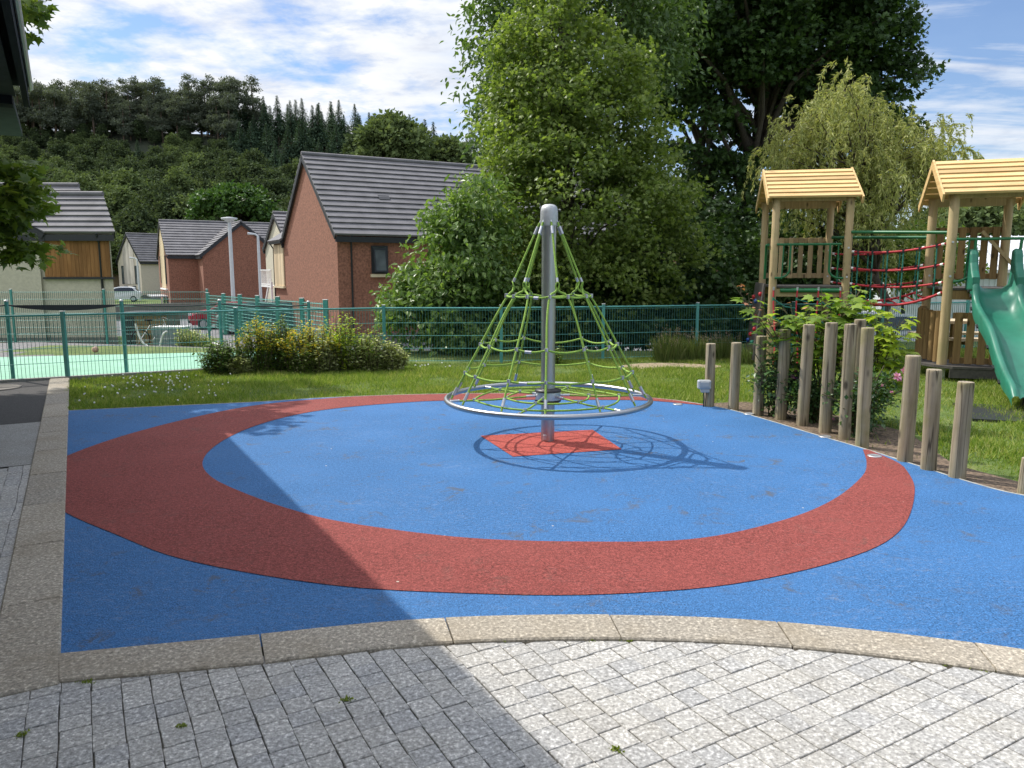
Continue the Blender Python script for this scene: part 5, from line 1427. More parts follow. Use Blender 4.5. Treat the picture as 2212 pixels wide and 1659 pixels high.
# shady understorey below it
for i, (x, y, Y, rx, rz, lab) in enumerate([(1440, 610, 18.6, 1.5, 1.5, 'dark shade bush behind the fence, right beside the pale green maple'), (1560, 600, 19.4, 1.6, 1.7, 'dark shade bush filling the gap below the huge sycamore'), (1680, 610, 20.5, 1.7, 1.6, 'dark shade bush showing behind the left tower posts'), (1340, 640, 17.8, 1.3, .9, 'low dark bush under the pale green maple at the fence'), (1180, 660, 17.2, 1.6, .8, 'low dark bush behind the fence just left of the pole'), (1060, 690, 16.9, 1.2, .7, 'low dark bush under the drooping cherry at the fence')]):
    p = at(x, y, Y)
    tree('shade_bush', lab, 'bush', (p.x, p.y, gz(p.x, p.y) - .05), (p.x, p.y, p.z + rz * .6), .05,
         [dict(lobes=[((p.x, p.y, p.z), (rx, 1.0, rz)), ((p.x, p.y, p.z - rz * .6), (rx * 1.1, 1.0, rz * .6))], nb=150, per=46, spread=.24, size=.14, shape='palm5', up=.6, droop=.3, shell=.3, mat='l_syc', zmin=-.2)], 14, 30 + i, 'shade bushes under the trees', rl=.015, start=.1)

# willow: arching limbs with hanging strands
def willow(name, label, base, top, tips, n_str, seed, Lr=(.35, 1.15), leafn=62, mat='l_willow', lsz=.105):
    rng = np.random.default_rng(seed)
    root = empty(name, base, label, 'tree')
    T = [Vector(t) for t in tips]
    mb = limb_mesh(rng, base, top, .14, T, .03, .25, bend=.4)
    o = np.array(base)
    cs_, ns, ds, ss = [], [], [], []
    pts = [(t, i) for i, t in enumerate(T)]
    for k in range(n_str):
        t = T[rng.integers(len(T))]; q = Vector(top).lerp(t, rng.uniform(.62, 1.08)) + Vector(rng.normal(size=3)) * .22
        q.z += .25 * (q - t).length
        out = Vector((t.x - top[0], t.y - top[1], 0)); out = out.normalized() if out.length > .01 else Vector((1, 0, 0))
        out = (out + Vector((rng.normal(), rng.normal(), 0)) * .5).normalized()
        L = rng.uniform(*Lr); pr = []
        wx = rng.normal() * .10
        for j in range(9):
            u = j / 8
            pr.append(q + out * (.38 * L * (1 - (1 - u) ** 2)) + Vector((wx * u, .05 * math.sin(5 * u + k), 0)) + ZZ * (.10 * math.sin(u * 2.2) - L * u * u * .9))
        mb.tube(pr[:8], [.006, .005, .004, .004, .003, .003, .002, .002], 3, cap=False)
        m = int(leafn * L)
        for _ in range(m):
            u = rng.random() * 7.99; j = int(u); p = pr[j].lerp(pr[j + 1], u - j)
            cs_.append(tuple(p + Vector(rng.normal(size=3)) * .012)); dd = (pr[j + 1] - pr[j]).normalized() * .9 + Vector(rng.normal(size=3)) * .55 - ZZ * .35
            ds.append(tuple(dd)); ns.append(tuple(rng.normal(size=3))); ss.append(lsz * rng.uniform(.7, 1.35))
    mb.build('trunk', M['bark'], root)
    a = leaf_arrays(np.array(cs_) - o, np.array(ns), np.array(ds), np.array(ss), 'narrow')
    link('crown', np_mesh('crown', *a, [M[mat]]), root)
    return root
SH['narrow'] = ([(0, 0, 0), (.13, .4, .02), (0, 1, -.06), (-.13, .4, .02)], [(0, 1, 2), (0, 2, 3)])
Yw = 19.5
rw = np.random.default_rng(4)
tips = []
for (x, y, sx, sy, n) in [(1830, 170, 25, 12, 5), (1800, 235, 70, 28, 20), (1740, 300, 55, 30, 16), (1880, 290, 75, 35, 22), (1690, 360, 35, 25, 9), (1800, 380, 80, 35, 20), (1920, 370, 75, 35, 20), (2010, 290, 35, 30, 7), (2050, 350, 32, 25, 6), (1990, 400, 45, 25, 8), (1760, 450, 55, 25, 9), (1880, 460, 60, 30, 12)]:
    for _ in range(n): tips.append(Wp(x + rw.normal() * sx * .6, y + rw.normal() * sy * .6, Yw + rw.normal() * .9))
bw = at(1925, 585, Yw)
willow('willow_tree', 'yellow green willow with hanging strands behind the rope bridge', (bw.x, bw.y, gz(bw.x, bw.y) - .1), tuple(at(1870, 400, Yw)), tips, 1500, 5)
# bushy growth low behind the bridge, trees far right
for i, (x, y, Y, rx, rz, mt, lab, sh, sz) in enumerate([
      (1860, 520, 21.5, 2.2, 1.1, 'l_willow', 'loose olive bush behind the rope bridge', 'narrow', .12), (1740, 560, 21.8, 1.6, 1.0, 'l_syc', 'dark bush behind the left tower panel', 'palm5', .16), (1960, 545, 23.0, 1.6, .8, 'l_shrub', 'green bush left of the white shed roof', 'leaf', .14),
      (2120, 492, 44.0, 2.6, 1.5, 'l_hill2', 'round light tree behind the white shed', 'leaf', .34), (2040, 500, 46.0, 2.4, 1.2, 'l_hill', 'darker round tree left of the light one behind the shed', 'leaf', .34), (2200, 500, 47.0, 2.4, 1.4, 'l_hill', 'dark tree at the right edge behind the slide tower', 'leaf', .34)]):
    p = at(x, y, Y); g = gz(p.x, p.y)
    tree('bush' if Y < 30 else 'tree', lab, 'bush' if Y < 30 else 'tree', (p.x, p.y, g - .05), (p.x, p.y, p.z + rz * .5), .07 if Y < 30 else .2,
         [dict(lobes=[((p.x, p.y, p.z), (rx, rx * .7, rz)), ((p.x - rx * .4, p.y, p.z - rz * .5), (rx * .7, rx * .6, rz * .7)), ((p.x + rx * .5, p.y, p.z - rz * .7), (rx * .6, rx * .6, rz * .7))], nb=170, per=44, spread=.24 if Y < 30 else .4, size=sz, shape=sh, up=.5, droop=.4, shell=.4, mat=mt)], 14, 50 + i, None, rl=.02)

# maple at the left edge: mostly outside the view, shading the lawn
Yl = 10.0
ll = [lobe(20, 440, Yl, .42, .30), lobe(-20, 400, Yl + .2, .5, .35), lobe(40, 540, Yl, .30, .16), lobe(88, 543, Yl, .13, .10), lobe(-20, 520, Yl, .45, .25), lobe(-60, 580, Yl, .4, .25), lobe(60, 45, Yl + .6, .30, .26), lobe(30, 10, Yl + .6, .5, .35), lobe(88, 72, Yl + .6, .15, .10), lobe(-30, -40, Yl + .6, .6, .45),
      lobe(-190, 200, Yl + .2, .9, .8), lobe(-175, 420, Yl, .8, .7), lobe(-260, 20, Yl + .4, 1.1, .8), lobe(-330, 250, Yl, 1.2, 1.2)]
ll += [((-9.0, 14.0, 8.0), (1.0, .9, .6)), ((-10.2, 14.1, 8.0), (1.2, 1.1, .7)), ((-10.6, 13.0, 7.8), (1.3, 1.0, .8)), ((-9.7, 12.5, 7.6), (.9, .8, .6)), ((-8.55, 12.95, 7.9), (.45, .4, .3))]
bl = at(-260, 585, Yl + .2)
tree('norway_maple', 'maple whose leafy branches reach in at the left edge', 'tree', (bl.x, bl.y, -.06), (bl.x - .6, bl.y + 1.6, 8.4), .15,
     [dict(lobes=ll, nb=540, per=26, spread=.11, size=.125, shape='maple', up=.75, droop=.3, shell=.25, flat=.55, jitter=.6, mat='l_left')], 60, 21, rl=.018, start=.15)

# round sycamore behind the distant houses, trees behind the big roof
for (x, y, Y, rx, rz, mt, lab, nm, sz, sd) in [(513, 470, 100, 6.6, 4.2, 'l_round', 'dense round sycamore behind the distant brick house', 'sycamore_tree', .55, 61), (855, 325, 82, 3.9, 3.8, 'l_hill2', 'light leafy tree rising above the large brick house roof', 'ash_tree', .5, 62), (972, 350, 86, 1.9, 2.6, 'l_hill2', 'slim light tree above the roof end beside the maple', 'ash_tree', .5, 63), (800, 350, 88, 3.0, 3.0, 'l_hill', 'darker tree behind the ridge of the large brick house', 'ash_tree', .5, 64)]:
    p = at(x, y, Y); g = gz(p.x, p.y)
    rr = np.random.default_rng(sd)
    lb = [((p.x, p.y, p.z - rz * .1), (rx * .8, rx * .8, rz * .85))]
    for k in range(16):
        th = rr.uniform(0, 2 * PI); ph = rr.uniform(-.2, 1.4)
        lb.append(((p.x + rx * .66 * math.cos(th) * math.cos(ph), p.y + rx * .66 * math.sin(th) * math.cos(ph), p.z + rz * .66 * math.sin(ph) - rz * .1), (rx * .34, rx * .34, rz * .30)))
    tree(nm, lab, 'tree', (p.x, p.y, g - .1), (p.x, p.y, p.z + rz * .4), .3, [dict(lobes=lb, nb=420, per=34, spread=.42, size=sz, shape='leaf', up=.55, droop=.2, shell=.72, flat=.6, mat=mt)], 20, sd, rl=.06)

# ------------------------------------------------------------------ wooded hill: each tree an object, copied from a few kinds
rh = np.random.default_rng(9)
def proto(kind, seed):
    rng = np.random.default_rng(seed)
    if kind == 'pine':
        H = 13.6; mb = MB(); b0 = rng.normal() * .4
        mb.tube([(0, 0, -1), (b0 * .4, 0, H * .45), (b0, 0, H * .9)], [.30, .22, .08], 6)
        lb = [((b0, 0, H * .84), (1.7, 1.7, 1.3)), ((b0, 0, H * .95), (.8, .8, .8))] + [((b0 + rng.normal() * 1.2, rng.normal() * 1.2, H * rng.uniform(.28, .84)), (rng.uniform(.9, 1.8), rng.uniform(.9, 1.8), rng.uniform(.45, .9))) for _ in range(9)]
        for c, r in lb[2:]: mb.tube([(b0 * .8, 0, c[2] - .8), c], [.07, .03], 4, cap=False)
        P, arr = crown(rng, lb, 210, 24, .42, .36, 'leaf', up=.5, droop=-.1, shell=.5, flat=.5)
        mats = ['barkpine', 'l_pine']; tr = mb_arrays(mb)
    elif kind == 'spruce':
        H = 11.0; mb = MB(); mb.tube([(0, 0, -1), (0, 0, H * .98)], [.26, .03], 5)
        c, n, d, s = [], [], [], []
        for k in range(56):
            f = (k / 56) ** .85; z = 2.0 + (H - 2.0) * f; Rm = (3.7 * (1 - f) ** 1.05 + .04) * rng.uniform(.7, 1.15)
            nb = int(6 + 8 * (1 - f))
            for j in range(nb):
                th = rng.uniform(0, 2 * PI); dr = Vector((math.cos(th), math.sin(th), -.38))
                for m in range(int(3 + 4 * (1 - f))):
                    u = (m + rng.random()) / (3 + 4 * (1 - f)); p = Vector((0, 0, z)) + dr * (Rm * u) + Vector(rng.normal(size=3)) * .10
                    c.append(tuple(p)); d.append((dr.x + rng.normal() * .5, dr.y + rng.normal() * .5, -.5 + rng.normal() * .2)); n.append((rng.normal() * .3, rng.normal() * .3, 1)); s.append(rng.uniform(.38, .75) * (.35 + .65 * (1 - f)))
        arr = leaf_arrays(np.array(c), np.array(n), np.array(d), np.array(s), 'leaf'); mats = ['barkpine', 'l_spruce']; tr = mb_arrays(mb)
    else:
        H = rng.uniform(8.5, 10.5); rx = rng.uniform(3.0, 3.9); mb = MB(); mb.tube([(0, 0, -1), (0, 0, H * .6)], [.28, .12], 6)
        lb = [((0, 0, H * .55), (rx * .8, rx * .8, H * .34))]
        for k in range(13):
            th = rng.uniform(0, 2 * PI); ph = rng.uniform(-.5, 1.4)
            lb.append(((rx * .7 * math.cos(th) * math.cos(ph), rx * .7 * math.sin(th) * math.cos(ph), H * .55 + H * .33 * math.sin(ph)), (rx * rng.uniform(.3, .46), rx * rng.uniform(.3, .46), H * rng.uniform(.10, .16))))
        P, arr = crown(rng, lb, 210, 22, .42, .46, 'leaf', up=.55, droop=.2, shell=.7, flat=.6)
        mats = ['bark', 'l_hill2' if kind == 'light' else 'l_hill']; tr = mb_arrays(mb)
    co, lo, st, mi = join_arrays([(tr, 0), (arr, 1)])
    return np_mesh({'pine': 'scots_pine', 'spruce': 'spruce_tree', 'broad': 'broadleaf_tree', 'light': 'pale_broadleaf_tree'}[kind], co, lo, st, [M[m] for m in mats], mi)
KIND = {'pine': ('scots_pine', 'bare stemmed dark pine standing along the crest of the hill', 'pines along the hill crest'),
        'spruce': ('spruce_tree', 'pointed dark spruce in the conifer part of the wooded hill', 'spruces on the wooded hill'),
        'broad': ('broadleaf_tree', 'rounded dark green broadleaf tree on the lower wooded hillside', 'broadleaf trees on the hillside'),
        'light': ('pale_broadleaf_tree', 'paler green broadleaf tree among darker ones on the hillside', 'pale trees on the hillside')}
PM = {k: [proto(k, 100 + 7 * i + j) for j in range(3)] for i, k in enumerate(('pine', 'spruce', 'broad', 'light'))}
def hill_tree(kind, x, y, s):
    nm, lab, grp = KIND[kind]
    me = PM[kind][int(rh.integers(3))]
    o = bpy.data.objects.new(nm, me); COL.objects.link(o)
    o.location = (x, y, gz(x, y) - .3); o.rotation_euler = (0, 0, rh.uniform(0, 2 * PI)); o.scale = (s * rh.uniform(.9, 1.12), s * rh.uniform(.9, 1.12), s)
    tag(o, lab, 'tree', grp)
def ax_(px): return (px - CXP) / FPX
# crest pines
for row, (Yr, dx) in enumerate([(221, 20), (229, 23), (215, 23), (236, 30)]):
    x = 20 + row * 9
    while x < 570 - row * 25:
        Y = Yr + rh.normal() * 1.5; xx = ax_(x + rh.normal() * 6) * Y
        hill_tree('pine', xx, Y, rh.uniform(.74, 1.16)); x += dx * rh.uniform(.7, 1.35)
# spruces to the right of the crest and below it
for Yr, x0, x1, dx, s_ in [(225, 555, 1120, 17, 1.12), (215, 500, 1120, 18, 1.02), (205, 515, 1130, 21, .95), (194, 560, 1120, 27, .8), (182, 620, 1100, 31, .8), (170, 700, 1090, 36, .8)]:
    x = x0
    while x < x1:
        Y = Yr + rh.normal() * 2.5; hill_tree('spruce', ax_(x + rh.normal() * 5) * Y, Y, s_ * rh.uniform(.75, 1.15)); x += dx * rh.uniform(.65, 1.35)
# scrub along the crest
x = 30
while x < 540:
    if rh.random() < .6: hill_tree('broad', ax_(x) * 222, 222 + rh.normal() * 2, rh.uniform(.25, .42))
    x += 17
# broadleaves over the slope
for Yr, x0, x1, dx, s_ in [(215, -20, 500, 22, .46), (208, -20, 505, 28, .58), (201, -20, 510, 34, .64), (195, -10, 540, 38, .78), (184, -30, 590, 40, .9), (172, -30, 680, 42, .95), (160, -20, 760, 45, 1), (148, -40, 800, 47, 1), (136, -40, 840, 51, 1), (124, -50, 820, 55, 1), (112, -60, 700, 60, 1), (103, -60, 660, 66, 1)]:
    x = x0 + rh.uniform(0, 20)
    while x < x1:
        Y = Yr + rh.normal() * 3.0; kind = 'light' if rh.random() < .25 else 'broad'
        if 170 < Yr < 200 and rh.random() < .12: kind = 'spruce'
        hill_tree(kind, ax_(x) * Y, Y, s_ * rh.uniform(.75, 1.15)); x += dx * rh.uniform(.7, 1.3)

# ------------------------------------------------------------------ shrubs and plants near the fence
def shrub(name, label, x, yb, Y, wd, ht, mats, seed, nb=70, per=34, size=.05, shape='leaf', flowers=None, cat='shrub', group=None):
    """upright leafy stems: shrub > stems, foliage, flowers"""
    rng = np.random.default_rng(seed); p = at(x, yb, Y); b = Vector((p.x, p.y, gz(p.x, p.y) - .01))
    root = empty(name, b, label, cat, group)
    st = MB(); c, n, d, s = [], [], [], []; fc, fn, fd, fs = [], [], [], []
    for k in range(nb):
        th = rng.uniform(0, 2 * PI); r = math.sqrt(rng.random())
        q0 = b + Vector((math.cos(th) * r * wd * .32, math.sin(th) * r * wd * .25, 0))
        h = ht * rng.uniform(.62, 1.05) * (1 - .35 * r * r)
        q1 = q0 + Vector((math.cos(th) * r * wd * .22 + rng.normal() * .05, math.sin(th) * r * wd * .18 + rng.normal() * .04, h))
        st.tube([q0, q0.lerp(q1, .5) + Vector((rng.normal() * .02, rng.normal() * .02, 0)), q1], [.006, .005, .003], 4, cap=False)
        for m in range(per):
            u = .12 + .9 * rng.random(); q = q0.lerp(q1, u)
            an = rng.uniform(0, 2 * PI); dr = Vector((math.cos(an), math.sin(an), rng.uniform(-.35, .35)))
            c.append(tuple(q + dr * rng.uniform(0, .05))); d.append(tuple(dr)); n.append((rng.normal() * .45, rng.normal() * .45, 1)); s.append(size * rng.uniform(.7, 1.35))
        if flowers and rng.random() < flowers[1]:
            for m in range(flowers[2]):
                u = rng.uniform(.68, 1.02); q = q0.lerp(q1, u); an = rng.uniform(0, 2 * PI); dr = Vector((math.cos(an), math.sin(an), .5))
                fc.append(tuple(q + dr * .03)); fd.append(tuple(dr)); fn.append((rng.normal(), rng.normal(), 1)); fs.append(.030 * rng.uniform(.8, 1.3))
    st.build('stems', M['twig'], root)
    a = leaf_arrays(np.array(c) - np.array(b), np.array(n), np.array(d), np.array(s), shape)
    k = len(c); npf = len(a[2]) // k
    half = np.array([0 if rng.random() < .7 else len(mats) - 1 for _ in range(k)]).repeat(npf)
    link('foliage', np_mesh('foliage', *a, [M[m] for m in mats], half), root)
    if fc:
        a = leaf_arrays(np.array(fc) - np.array(b), np.array(fn), np.array(fd), np.array(fs), 'leaf')
        link('flowers', np_mesh('flowers', *a, [M[flowers[0]]]), root)['kind'] = 'stuff'
    return root
for i, (x, Y, wd, ht, mats, fl, lab) in enumerate([
      (478, 12.25, .62, .62, ['l_shrub', 'l_rose'], None, 'dark leafy shrub at the left end of the flowering row by the fence'),
      (520, 12.2, .35, .34, ['l_varieg'], None, 'low variegated plant at the foot of the dark left shrub'),
      (560, 12.35, .60, .95, ['l_shrub'], ('yellow', .75, 16), 'shrub with yellow flower spikes next to the fence post'),
      (608, 12.45, .50, .92, ['l_shrub', 'l_rose'], ('yellow', .15, 8), 'tall green shrub with few flowers, between the two yellow ones'),
      (650, 12.35, .70, .80, ['l_shrub', 'l_varieg'], ('yellow', .9, 18), 'shrub covered most densely in yellow flowers'),
      (697, 12.4, .60, .80, ['l_varieg'], ('yellow', .55, 12), 'variegated shrub with scattered yellow flowers, middle of the row'),
      (745, 12.6, .70, .98, ['l_lime', 'l_shrub'], ('yellow', .1, 6), 'tallest fresh green shrub in the row before the brick corner'),
      (800, 12.5, .72, .72, ['l_varieg', 'l_shrub'], None, 'rounded cream and green shrub right of the fresh green one'),
      (843, 12.55, .48, .50, ['l_varieg'], None, 'lowest variegated shrub ending the row at the right')]):
    shrub('flowering_shrub', lab, x, 780, Y, wd, ht, mats, 200 + i, nb=85, per=36, size=.048, flowers=fl, group='shrubs along the mesh fence')
shrub('weedy_plant', 'slim leafy weed by the fence post behind the spinner pole', 1200, 780, 13.45, .25, .40, ['l_shrub'], 231, nb=14, per=24, size=.05, cat='weed')
for i in range(4):
    shrub('weedy_plant', ['weed growing over the left of the pale planter', 'weed growing over the right of the pale planter', 'weed in front of the rebound fence bars', 'tall weed beside the red parked car'][i], 402 + i * 13, 760, 19.5 + .8 * i, .55, .62 - .03 * i, ['l_varieg', 'l_shrub'], 240 + i, nb=26, per=26, size=.06, cat='weed')
# tall ornamental grass
def tuft(name, label, x, yb, wd, ht, n, seed, seeds=True, mat='tallgrass'):
    rng = np.random.default_rng(seed); b = G(x, yb); root = empty(name, (b.x, b.y, -.04), label, 'grass clump')
    r = np.sqrt(rng.random(n)) * wd / 2; th = rng.uniform(0, 2 * PI, n)
    c = np.column_stack([np.cos(th) * r, np.sin(th) * r * .6, np.zeros(n)])
    d = np.column_stack([np.cos(th) * r * .9 + rng.normal(size=n) * .16, rng.normal(size=n) * .16, np.ones(n)])
    s = ht * (.45 + .6 * rng.random(n)) * (1 - .25 * (r / (wd / 2)) ** 2)
    SH['long'] = ([(-.012, 0, 0), (.012, 0, 0), (.010, .6, .02), (0, 1, .10), (-.010, .6, .02)], [(0, 1, 2, 4), (4, 2, 3)])
    a = leaf_arrays(c, rng.normal(size=(n, 3)), d, s, 'long')
    link('blades', np_mesh('blades', *a, [M[mat]]), root)
    if seeds:
        k = rng.choice(n, n // 9, replace=False)
        tip = c[k] + norm(d[k]) * (s[k] * 1.05)[:, None]
        m = 7; cc = np.repeat(tip, m, 0) + rng.normal(size=(len(k) * m, 3)) * np.array([.010, .010, .035])
        a = leaf_arrays(cc, rng.normal(size=cc.shape), np.repeat(norm(d[k]), m, 0) + rng.normal(size=cc.shape) * .5, .022 + .014 * rng.random(len(cc)), 'narrow')
        link('seed_heads', np_mesh('seed_heads', *a, [M['seed']]), root)
tuft('grass_clump', 'largest clump of tall seeding grass before the fence', 1445, 777, .50, .62, 700, 301)
tuft('grass_clump', 'middle clump of tall grass by the fence post', 1502, 777, .46, .56, 600, 302)
tuft('grass_clump', 'right clump of tall grass behind the socket box post', 1565, 772, .55, .52, 560, 303)
tuft('grass_clump', 'low grass clump beside the climbing wall', 1622, 782, .5, .40, 420, 304, False)

# ------------------------------------------------------------------ saplings and roses between the posts
def sapling(name, label, base, stems, mats, seed, size=.15, cat='sapling', per=9, lvl=.10):
    """stems: tips; leaves in flat tiers round each tip"""
    rng = np.random.default_rng(seed); b = Vector(base); root = empty(name, b, label, cat)
    st = MB(); c, n, d, s, mi = [], [], [], [], []
    for (tx, ty, tz, k, spread, mt) in stems:
        t = Vector((tx, ty, tz)); mid = b.lerp(t, .55) + Vector((rng.normal() * .05, rng.normal() * .05, .06))
        L = catmull([tuple(b + Vector((rng.normal() * .04, rng.normal() * .04, 0))), tuple(mid), tuple(t)], 5)
        st.tube(L, [.011 * (1 - .75 * i / (len(L) - 1)) for i in range(len(L))], 5, cap=False)
        for j in range(int(k * 1.7)):
            u = rng.uniform(.45, 1.0); q = L[int(u * (len(L) - 1))]; an = rng.uniform(0, 2 * PI); rad = spread * rng.uniform(.15, 1.0) * (.5 + .5 * u)
            e_ = q + Vector((math.cos(an) * rad, math.sin(an) * rad, rng.uniform(-.02, .09) + lvl * (u - .5)))
            st.tube([q, q.lerp(e_, .6) + ZZ * .02, e_], [.003, .0025, .002], 3, cap=False)
            c.append(tuple(e_)); d.append((math.cos(an) + rng.normal() * .35, math.sin(an) + rng.normal() * .35, -.22 + rng.normal() * .16)); n.append((rng.normal() * .22, rng.normal() * .22 - .1, 1)); s.append(size * rng.uniform(.5, 1.1) * (.42 if (mt and mats[mt] == 'peach') else 1)); mi.append(mt)
    st.build('stem', M['twig'], root)
    a = leaf_arrays(np.array(c) - np.array(b), np.array(n), np.array(d), np.array(s), 'maple')
    mi = np.array(mi).repeat(len(a[2]) // len(c))
    link('leaves', np_mesh('leaves', *a, [M[m] for m in mats], mi), root)
    return root
def stem(x, y, Y, k, sp, mt=0):
    p = at(x, y, Y); return (p.x, p.y, p.z, k, sp, mt)
g1 = G(1755, 925); Y1 = g1.y + .65
sapling('maple_sapling', 'bright green maple sapling spreading over the middle timber posts', (g1.x + .35, Y1, -.02),
        [stem(1660, 690, Y1, 26, .26), stem(1710, 690, Y1 - .1, 26, .24), stem(1640, 740, Y1 + .05, 9, .2, 2), stem(1800, 640, Y1 + .1, 36, .28), stem(1850, 650, Y1, 34, .28), stem(1770, 680, Y1 - .1, 28, .28), stem(1830, 700, Y1 - .15, 26, .26), stem(1775, 625, Y1 + .1, 10, .16), stem(1880, 690, Y1, 16, .2), stem(1860, 620, Y1, 12, .16), stem(1885, 655, Y1 + .05, 18, .22), stem(1820, 640, Y1 - .05, 20, .26), stem(1745, 690, Y1 - .15, 18, .24), stem(1690, 660, Y1, 12, .18),
         stem(1600, 645, Y1, 7, .13), stem(1582, 612, Y1, 8, .045, 1), stem(1705, 655, Y1, 5, .06, 1), stem(1640, 650, Y1, 3, .05, 1), stem(1745, 660, Y1, 5, .06, 1), stem(1690, 800, Y1 + .05, 9, .22, 2), stem(1660, 820, Y1 + .05, 5, .16, 2), stem(1760, 770, Y1 + .05, 11, .24, 2), stem(1800, 830, Y1 + .05, 8, .2, 2), stem(1850, 780, Y1 + .05, 11, .24, 2), stem(1870, 830, Y1 + .05, 8, .2, 2)], ['l_sapling', 'peach', 'l_rose'], 401, .145)
g2 = G(1915, 950); Y2 = g2.y + .9
sapling('maple_sapling', 'yellow green maple sapling right of the last tall post', (g2.x + .05, Y2, -.02),
        [stem(1925, 668, Y2, 16, .16, 1), stem(1945, 690, Y2 - .05, 16, .2, 1), stem(1905, 720, Y2, 16, .2, 1), stem(1950, 700, Y2, 14, .17, 1), stem(1900, 780, Y2, 20, .24, 0), stem(1940, 780, Y2, 20, .24, 0), stem(1920, 840, Y2, 22, .26, 0), stem(1880, 850, Y2, 18, .24, 0), stem(1955, 840, Y2, 12, .2, 0), stem(1930, 720, Y2 - .05, 16, .2, 1), stem(1960, 740, Y2, 12, .17, 1), stem(1890, 690, Y2, 8, .14, 1), stem(1915, 750, Y2 - .1, 16, .22, 1), stem(1945, 800, Y2 - .1, 16, .22, 1), stem(1900, 820, Y2 - .1, 16, .22, 0)], ['l_sapling', 'l_lime'], 402, .125)
g3 = G(1660, 885); 
sapling('maple_sapling', 'small dark maple seedling at the foot of the third timber post', (g3.x + .15, g3.y + .3, -.02), [stem(1655, 800, g3.y + .2, 10, .16), stem(1690, 830, g3.y + .2, 9, .14)], ['l_rose'], 403, .12)
def rose(name, label, x, yb, dY, wd, ht, seed, blooms):
    rng = np.random.default_rng(seed); b = G(x, yb); b.y += dY
    root = empty(name, (b.x, b.y, -.02), label, 'rose bush'); b = Vector((b.x, b.y, -.02))
    st = MB(); c, n, d, s = [], [], [], []
    for k in range(34):
        th = rng.uniform(0, 2 * PI); r = math.sqrt(rng.random()); h = ht * rng.uniform(.4, 1.0)
        t = b + Vector((math.cos(th) * r * wd / 2, math.sin(th) * r * wd / 3, h)); L = catmull([tuple(b + Vector((rng.normal() * .05, rng.normal() * .04, 0))), tuple(b.lerp(t, .5) + Vector((0, 0, .1))), tuple(t)], 4)
        st.tube(L, .005, 4, cap=False)
        for m in range(46):
            u = rng.uniform(.2, 1.0); q = L[int(u * 8)]; dr = Vector(rng.normal(size=3))
            c.append(tuple(q + dr * .05)); d.append(tuple(dr)); n.append((rng.normal() * .5, rng.normal() * .5, 1)); s.append(.05 * rng.uniform(.6, 1.3))
    st.build('stems', M['twig'], root)
    a = leaf_arrays(np.array(c) - np.array(b), np.array(n), np.array(d), np.array(s), 'leaf')
    link('foliage', np_mesh('foliage', *a, [M['l_rose']]), root)
    for (fx_, fy_, r) in blooms:
        p = at(fx_, fy_, b.y - wd * .28); k = 26
        cc, dd, nn, ss = [], [], [], []
        for m in range(k):
            v_ = Vector(rng.normal(size=3)).normalized(); u = rng.random()
            cc.append(tuple(Vector(p) - b + v_ * r * .25 * u)); dd.append(tuple(v_ + Vector((0, -.2, .25)))); nn.append(tuple(Vector(rng.normal(size=3)) * .4 + Vector((0, -.4, .6)))); ss.append(r * rng.uniform(.7, 1.1))
        a = leaf_arrays(np.array(cc), np.array(nn), np.array(dd), np.array(ss), 'leaf')
        SHn = np_mesh('rose_bloom', *a, [M['pink']]); link('rose_bloom', SHn, root)
rose('rose_bush', 'dark rose bush with pale pink blooms between the middle timber posts', 1715, 915, .5, .75, .75, 501, [(1712, 815, .035), (1723, 820, .032), (1717, 801, .02), (1748, 828, .02), (1808, 928, .03), (1778, 832, .018)])
rose('rose_bush', 'rose bush with mauve blooms right of the last tall post', 1910, 965, .55, .85, .72, 502, [(1941, 814, .045), (1954, 801, .035), (1880, 822, .018), (1926, 847, .018), (1905, 833, .015)])
rose('rose_bush', 'low rose bush behind the cracked tall posts', 1820, 940, .75, .7, .6, 503, [(1800, 905, .018)])
# ------------------------------------------------------------------ sky, sun, camera
SUNV = Vector((-1.536, 1.025, 2.19)).normalized()
w = bpy.data.worlds.new('World'); SC.world = w; w.use_nodes = True
nt = w.node_tree; bg = nt.nodes['Background']
sky = nt.nodes.new('ShaderNodeTexSky'); sky.sky_type = 'NISHITA'; sky.sun_disc = False
sky.sun_elevation = math.asin(SUNV.z); sky.sun_rotation = math.atan2(SUNV.x, SUNV.y)
sky.altitude = 50; sky.air_density = 1.0; sky.dust_density = 0.6; sky.ozone_density = 1.6
tc = nt.nodes.new('ShaderNodeTexCoord')
sp = nt.nodes.new('ShaderNodeSeparateXYZ'); nt.links.new(tc.outputs['Generated'], sp.inputs[0])
zc = math_n(nt, 'ADD', math_n(nt, 'MAXIMUM', sp.outputs[2], 0.0), 0.10)
cb = nt.nodes.new('ShaderNodeCombineXYZ')
nt.links.new(math_n(nt, 'DIVIDE', sp.outputs[0], zc), cb.inputs[0]); nt.links.new(math_n(nt, 'DIVIDE', sp.outputs[1], zc), cb.inputs[1])
def cl_noise(scale, detail, rough, mapping, dist=0.0):
    mp = nt.nodes.new('ShaderNodeMapping'); mp.inputs['Location'].default_value = mapping[0]; mp.inputs['Scale'].default_value = mapping[1]; mp.inputs['Rotation'].default_value = (0, 0, mapping[2])
    nt.links.new(cb.outputs[0], mp.inputs[0])
    return noise(nt, mp.outputs[0], scale, detail, rough, dist)
n1 = cl_noise(0.85, 9, 0.58, ((1.2, 2.9, 0), (1, .8, 1), 0.0), 0.15)
n2 = cl_noise(1.5, 9, 0.62, ((0.3, 5.4, 3), (.35, 1.6, 1), 0.45), 0.6)
n3 = cl_noise(4.2, 7, 0.6, ((4.1, 1.7, 1), (1, 1.1, 1), 0.2), 0.15)
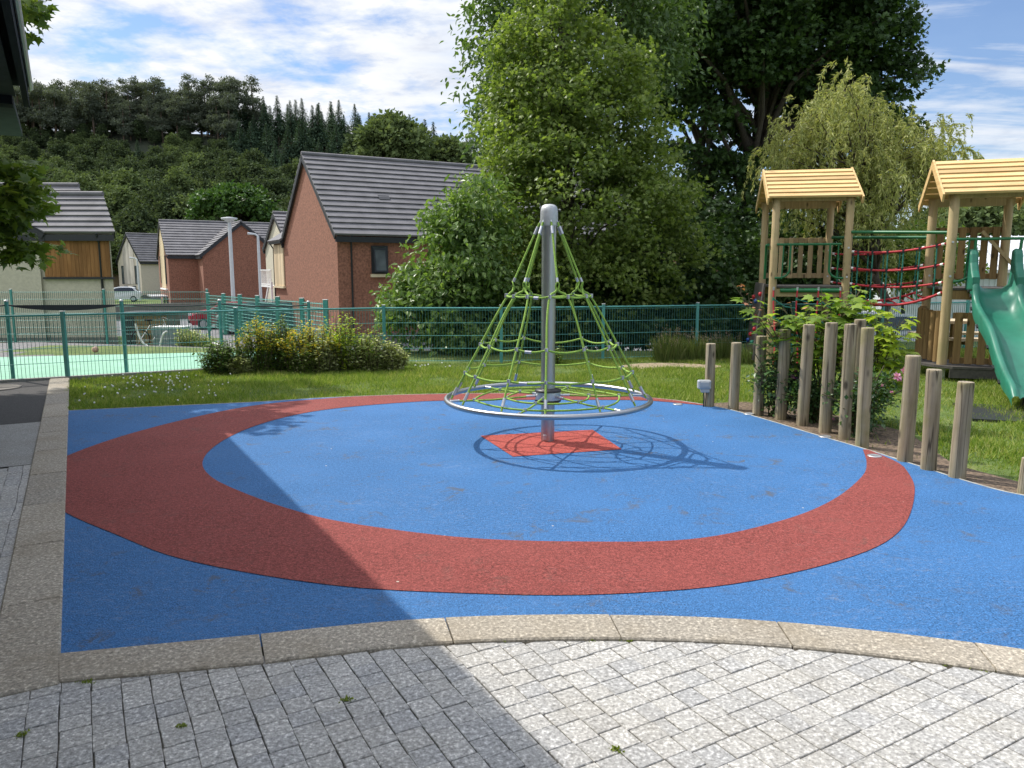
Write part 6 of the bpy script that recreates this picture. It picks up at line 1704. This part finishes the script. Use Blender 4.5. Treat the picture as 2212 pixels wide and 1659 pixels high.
# heaped cloud toward the upper left, thin streaks toward the right
side = ramp(nt, math_n(nt, 'ADD', math_n(nt, 'MULTIPLY', sp.outputs[0], 1.0), 0.5), [(0.35, 0.0), (0.75, 1.0)])
heap = math_n(nt, 'ADD', math_n(nt, 'ADD', math_n(nt, 'MULTIPLY', n1, 0.78), math_n(nt, 'MULTIPLY', n3, 0.30)), 0.005)
streak = math_n(nt, 'ADD', math_n(nt, 'ADD', math_n(nt, 'MULTIPLY', n2, 0.80), math_n(nt, 'MULTIPLY', n3, 0.16)), 0.02)
mh = ramp(nt, heap, [(0.45, 0.0), (0.50, 0.6), (0.55, 1.0)])
ms = ramp(nt, streak, [(0.44, 0.05), (0.54, 0.55), (0.66, 0.9)])
mf = nt.nodes.new('ShaderNodeMix'); nt.links.new(side, mf.inputs[0]); nt.links.new(mh, mf.inputs[2]); nt.links.new(ms, mf.inputs[3])
mask = mf.outputs[0]
shade = ramp(nt, n3, [(0.32, (5.2, 5.4, 6.0)), (0.52, (6.6, 6.8, 7.1)), (0.7, (7.5, 7.5, 7.5))])
shade = mixc(nt, ramp(nt, heap, [(0.58, 0.0), (0.70, 0.5)]), shade, (5.4, 5.8, 6.6))
shade = mixc(nt, 1.0, shade, ramp(nt, sp.outputs[2], [(0.42, 1.0), (0.75, 2.7)]), 'MULTIPLY')     # extra brightness added to clouds above the view, to fill the shadows
skc = mixc(nt, 1.0, sky.outputs[0], (0.80, 0.90, 1.06), 'MULTIPLY')
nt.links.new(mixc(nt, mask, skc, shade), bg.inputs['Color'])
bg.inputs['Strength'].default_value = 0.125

sl = bpy.data.lights.new('sun', 'SUN'); sl.energy = 4.2; sl.angle = R(0.5); sl.color = (1.0, 0.955, 0.88)
so = bpy.data.objects.new('sun', sl); COL.objects.link(so); so.location = SUNV * 60
so.rotation_euler = (-SUNV).to_track_quat('-Z', 'Y').to_euler()

cam = bpy.data.cameras.new('camera'); co_ = bpy.data.objects.new('camera', cam); COL.objects.link(co_)
co_.location = (0, 0, EYE); co_.rotation_euler = (PI / 2 - PITCH, 0, 0)
cam.sensor_width = 36; cam.lens = 36 * FPX / 2212; cam.clip_start = .05; cam.clip_end = 4000
SC.camera = co_
SC.view_settings.view_transform = 'Standard'; SC.view_settings.look = 'None'; SC.view_settings.exposure = 0.2; SC.view_settings.gamma = 1
SC.render.engine = 'CYCLES'
SC.cycles.max_bounces = 8; SC.cycles.diffuse_bounces = 4; SC.cycles.transparent_max_bounces = 6
SC.cycles.use_denoising = True
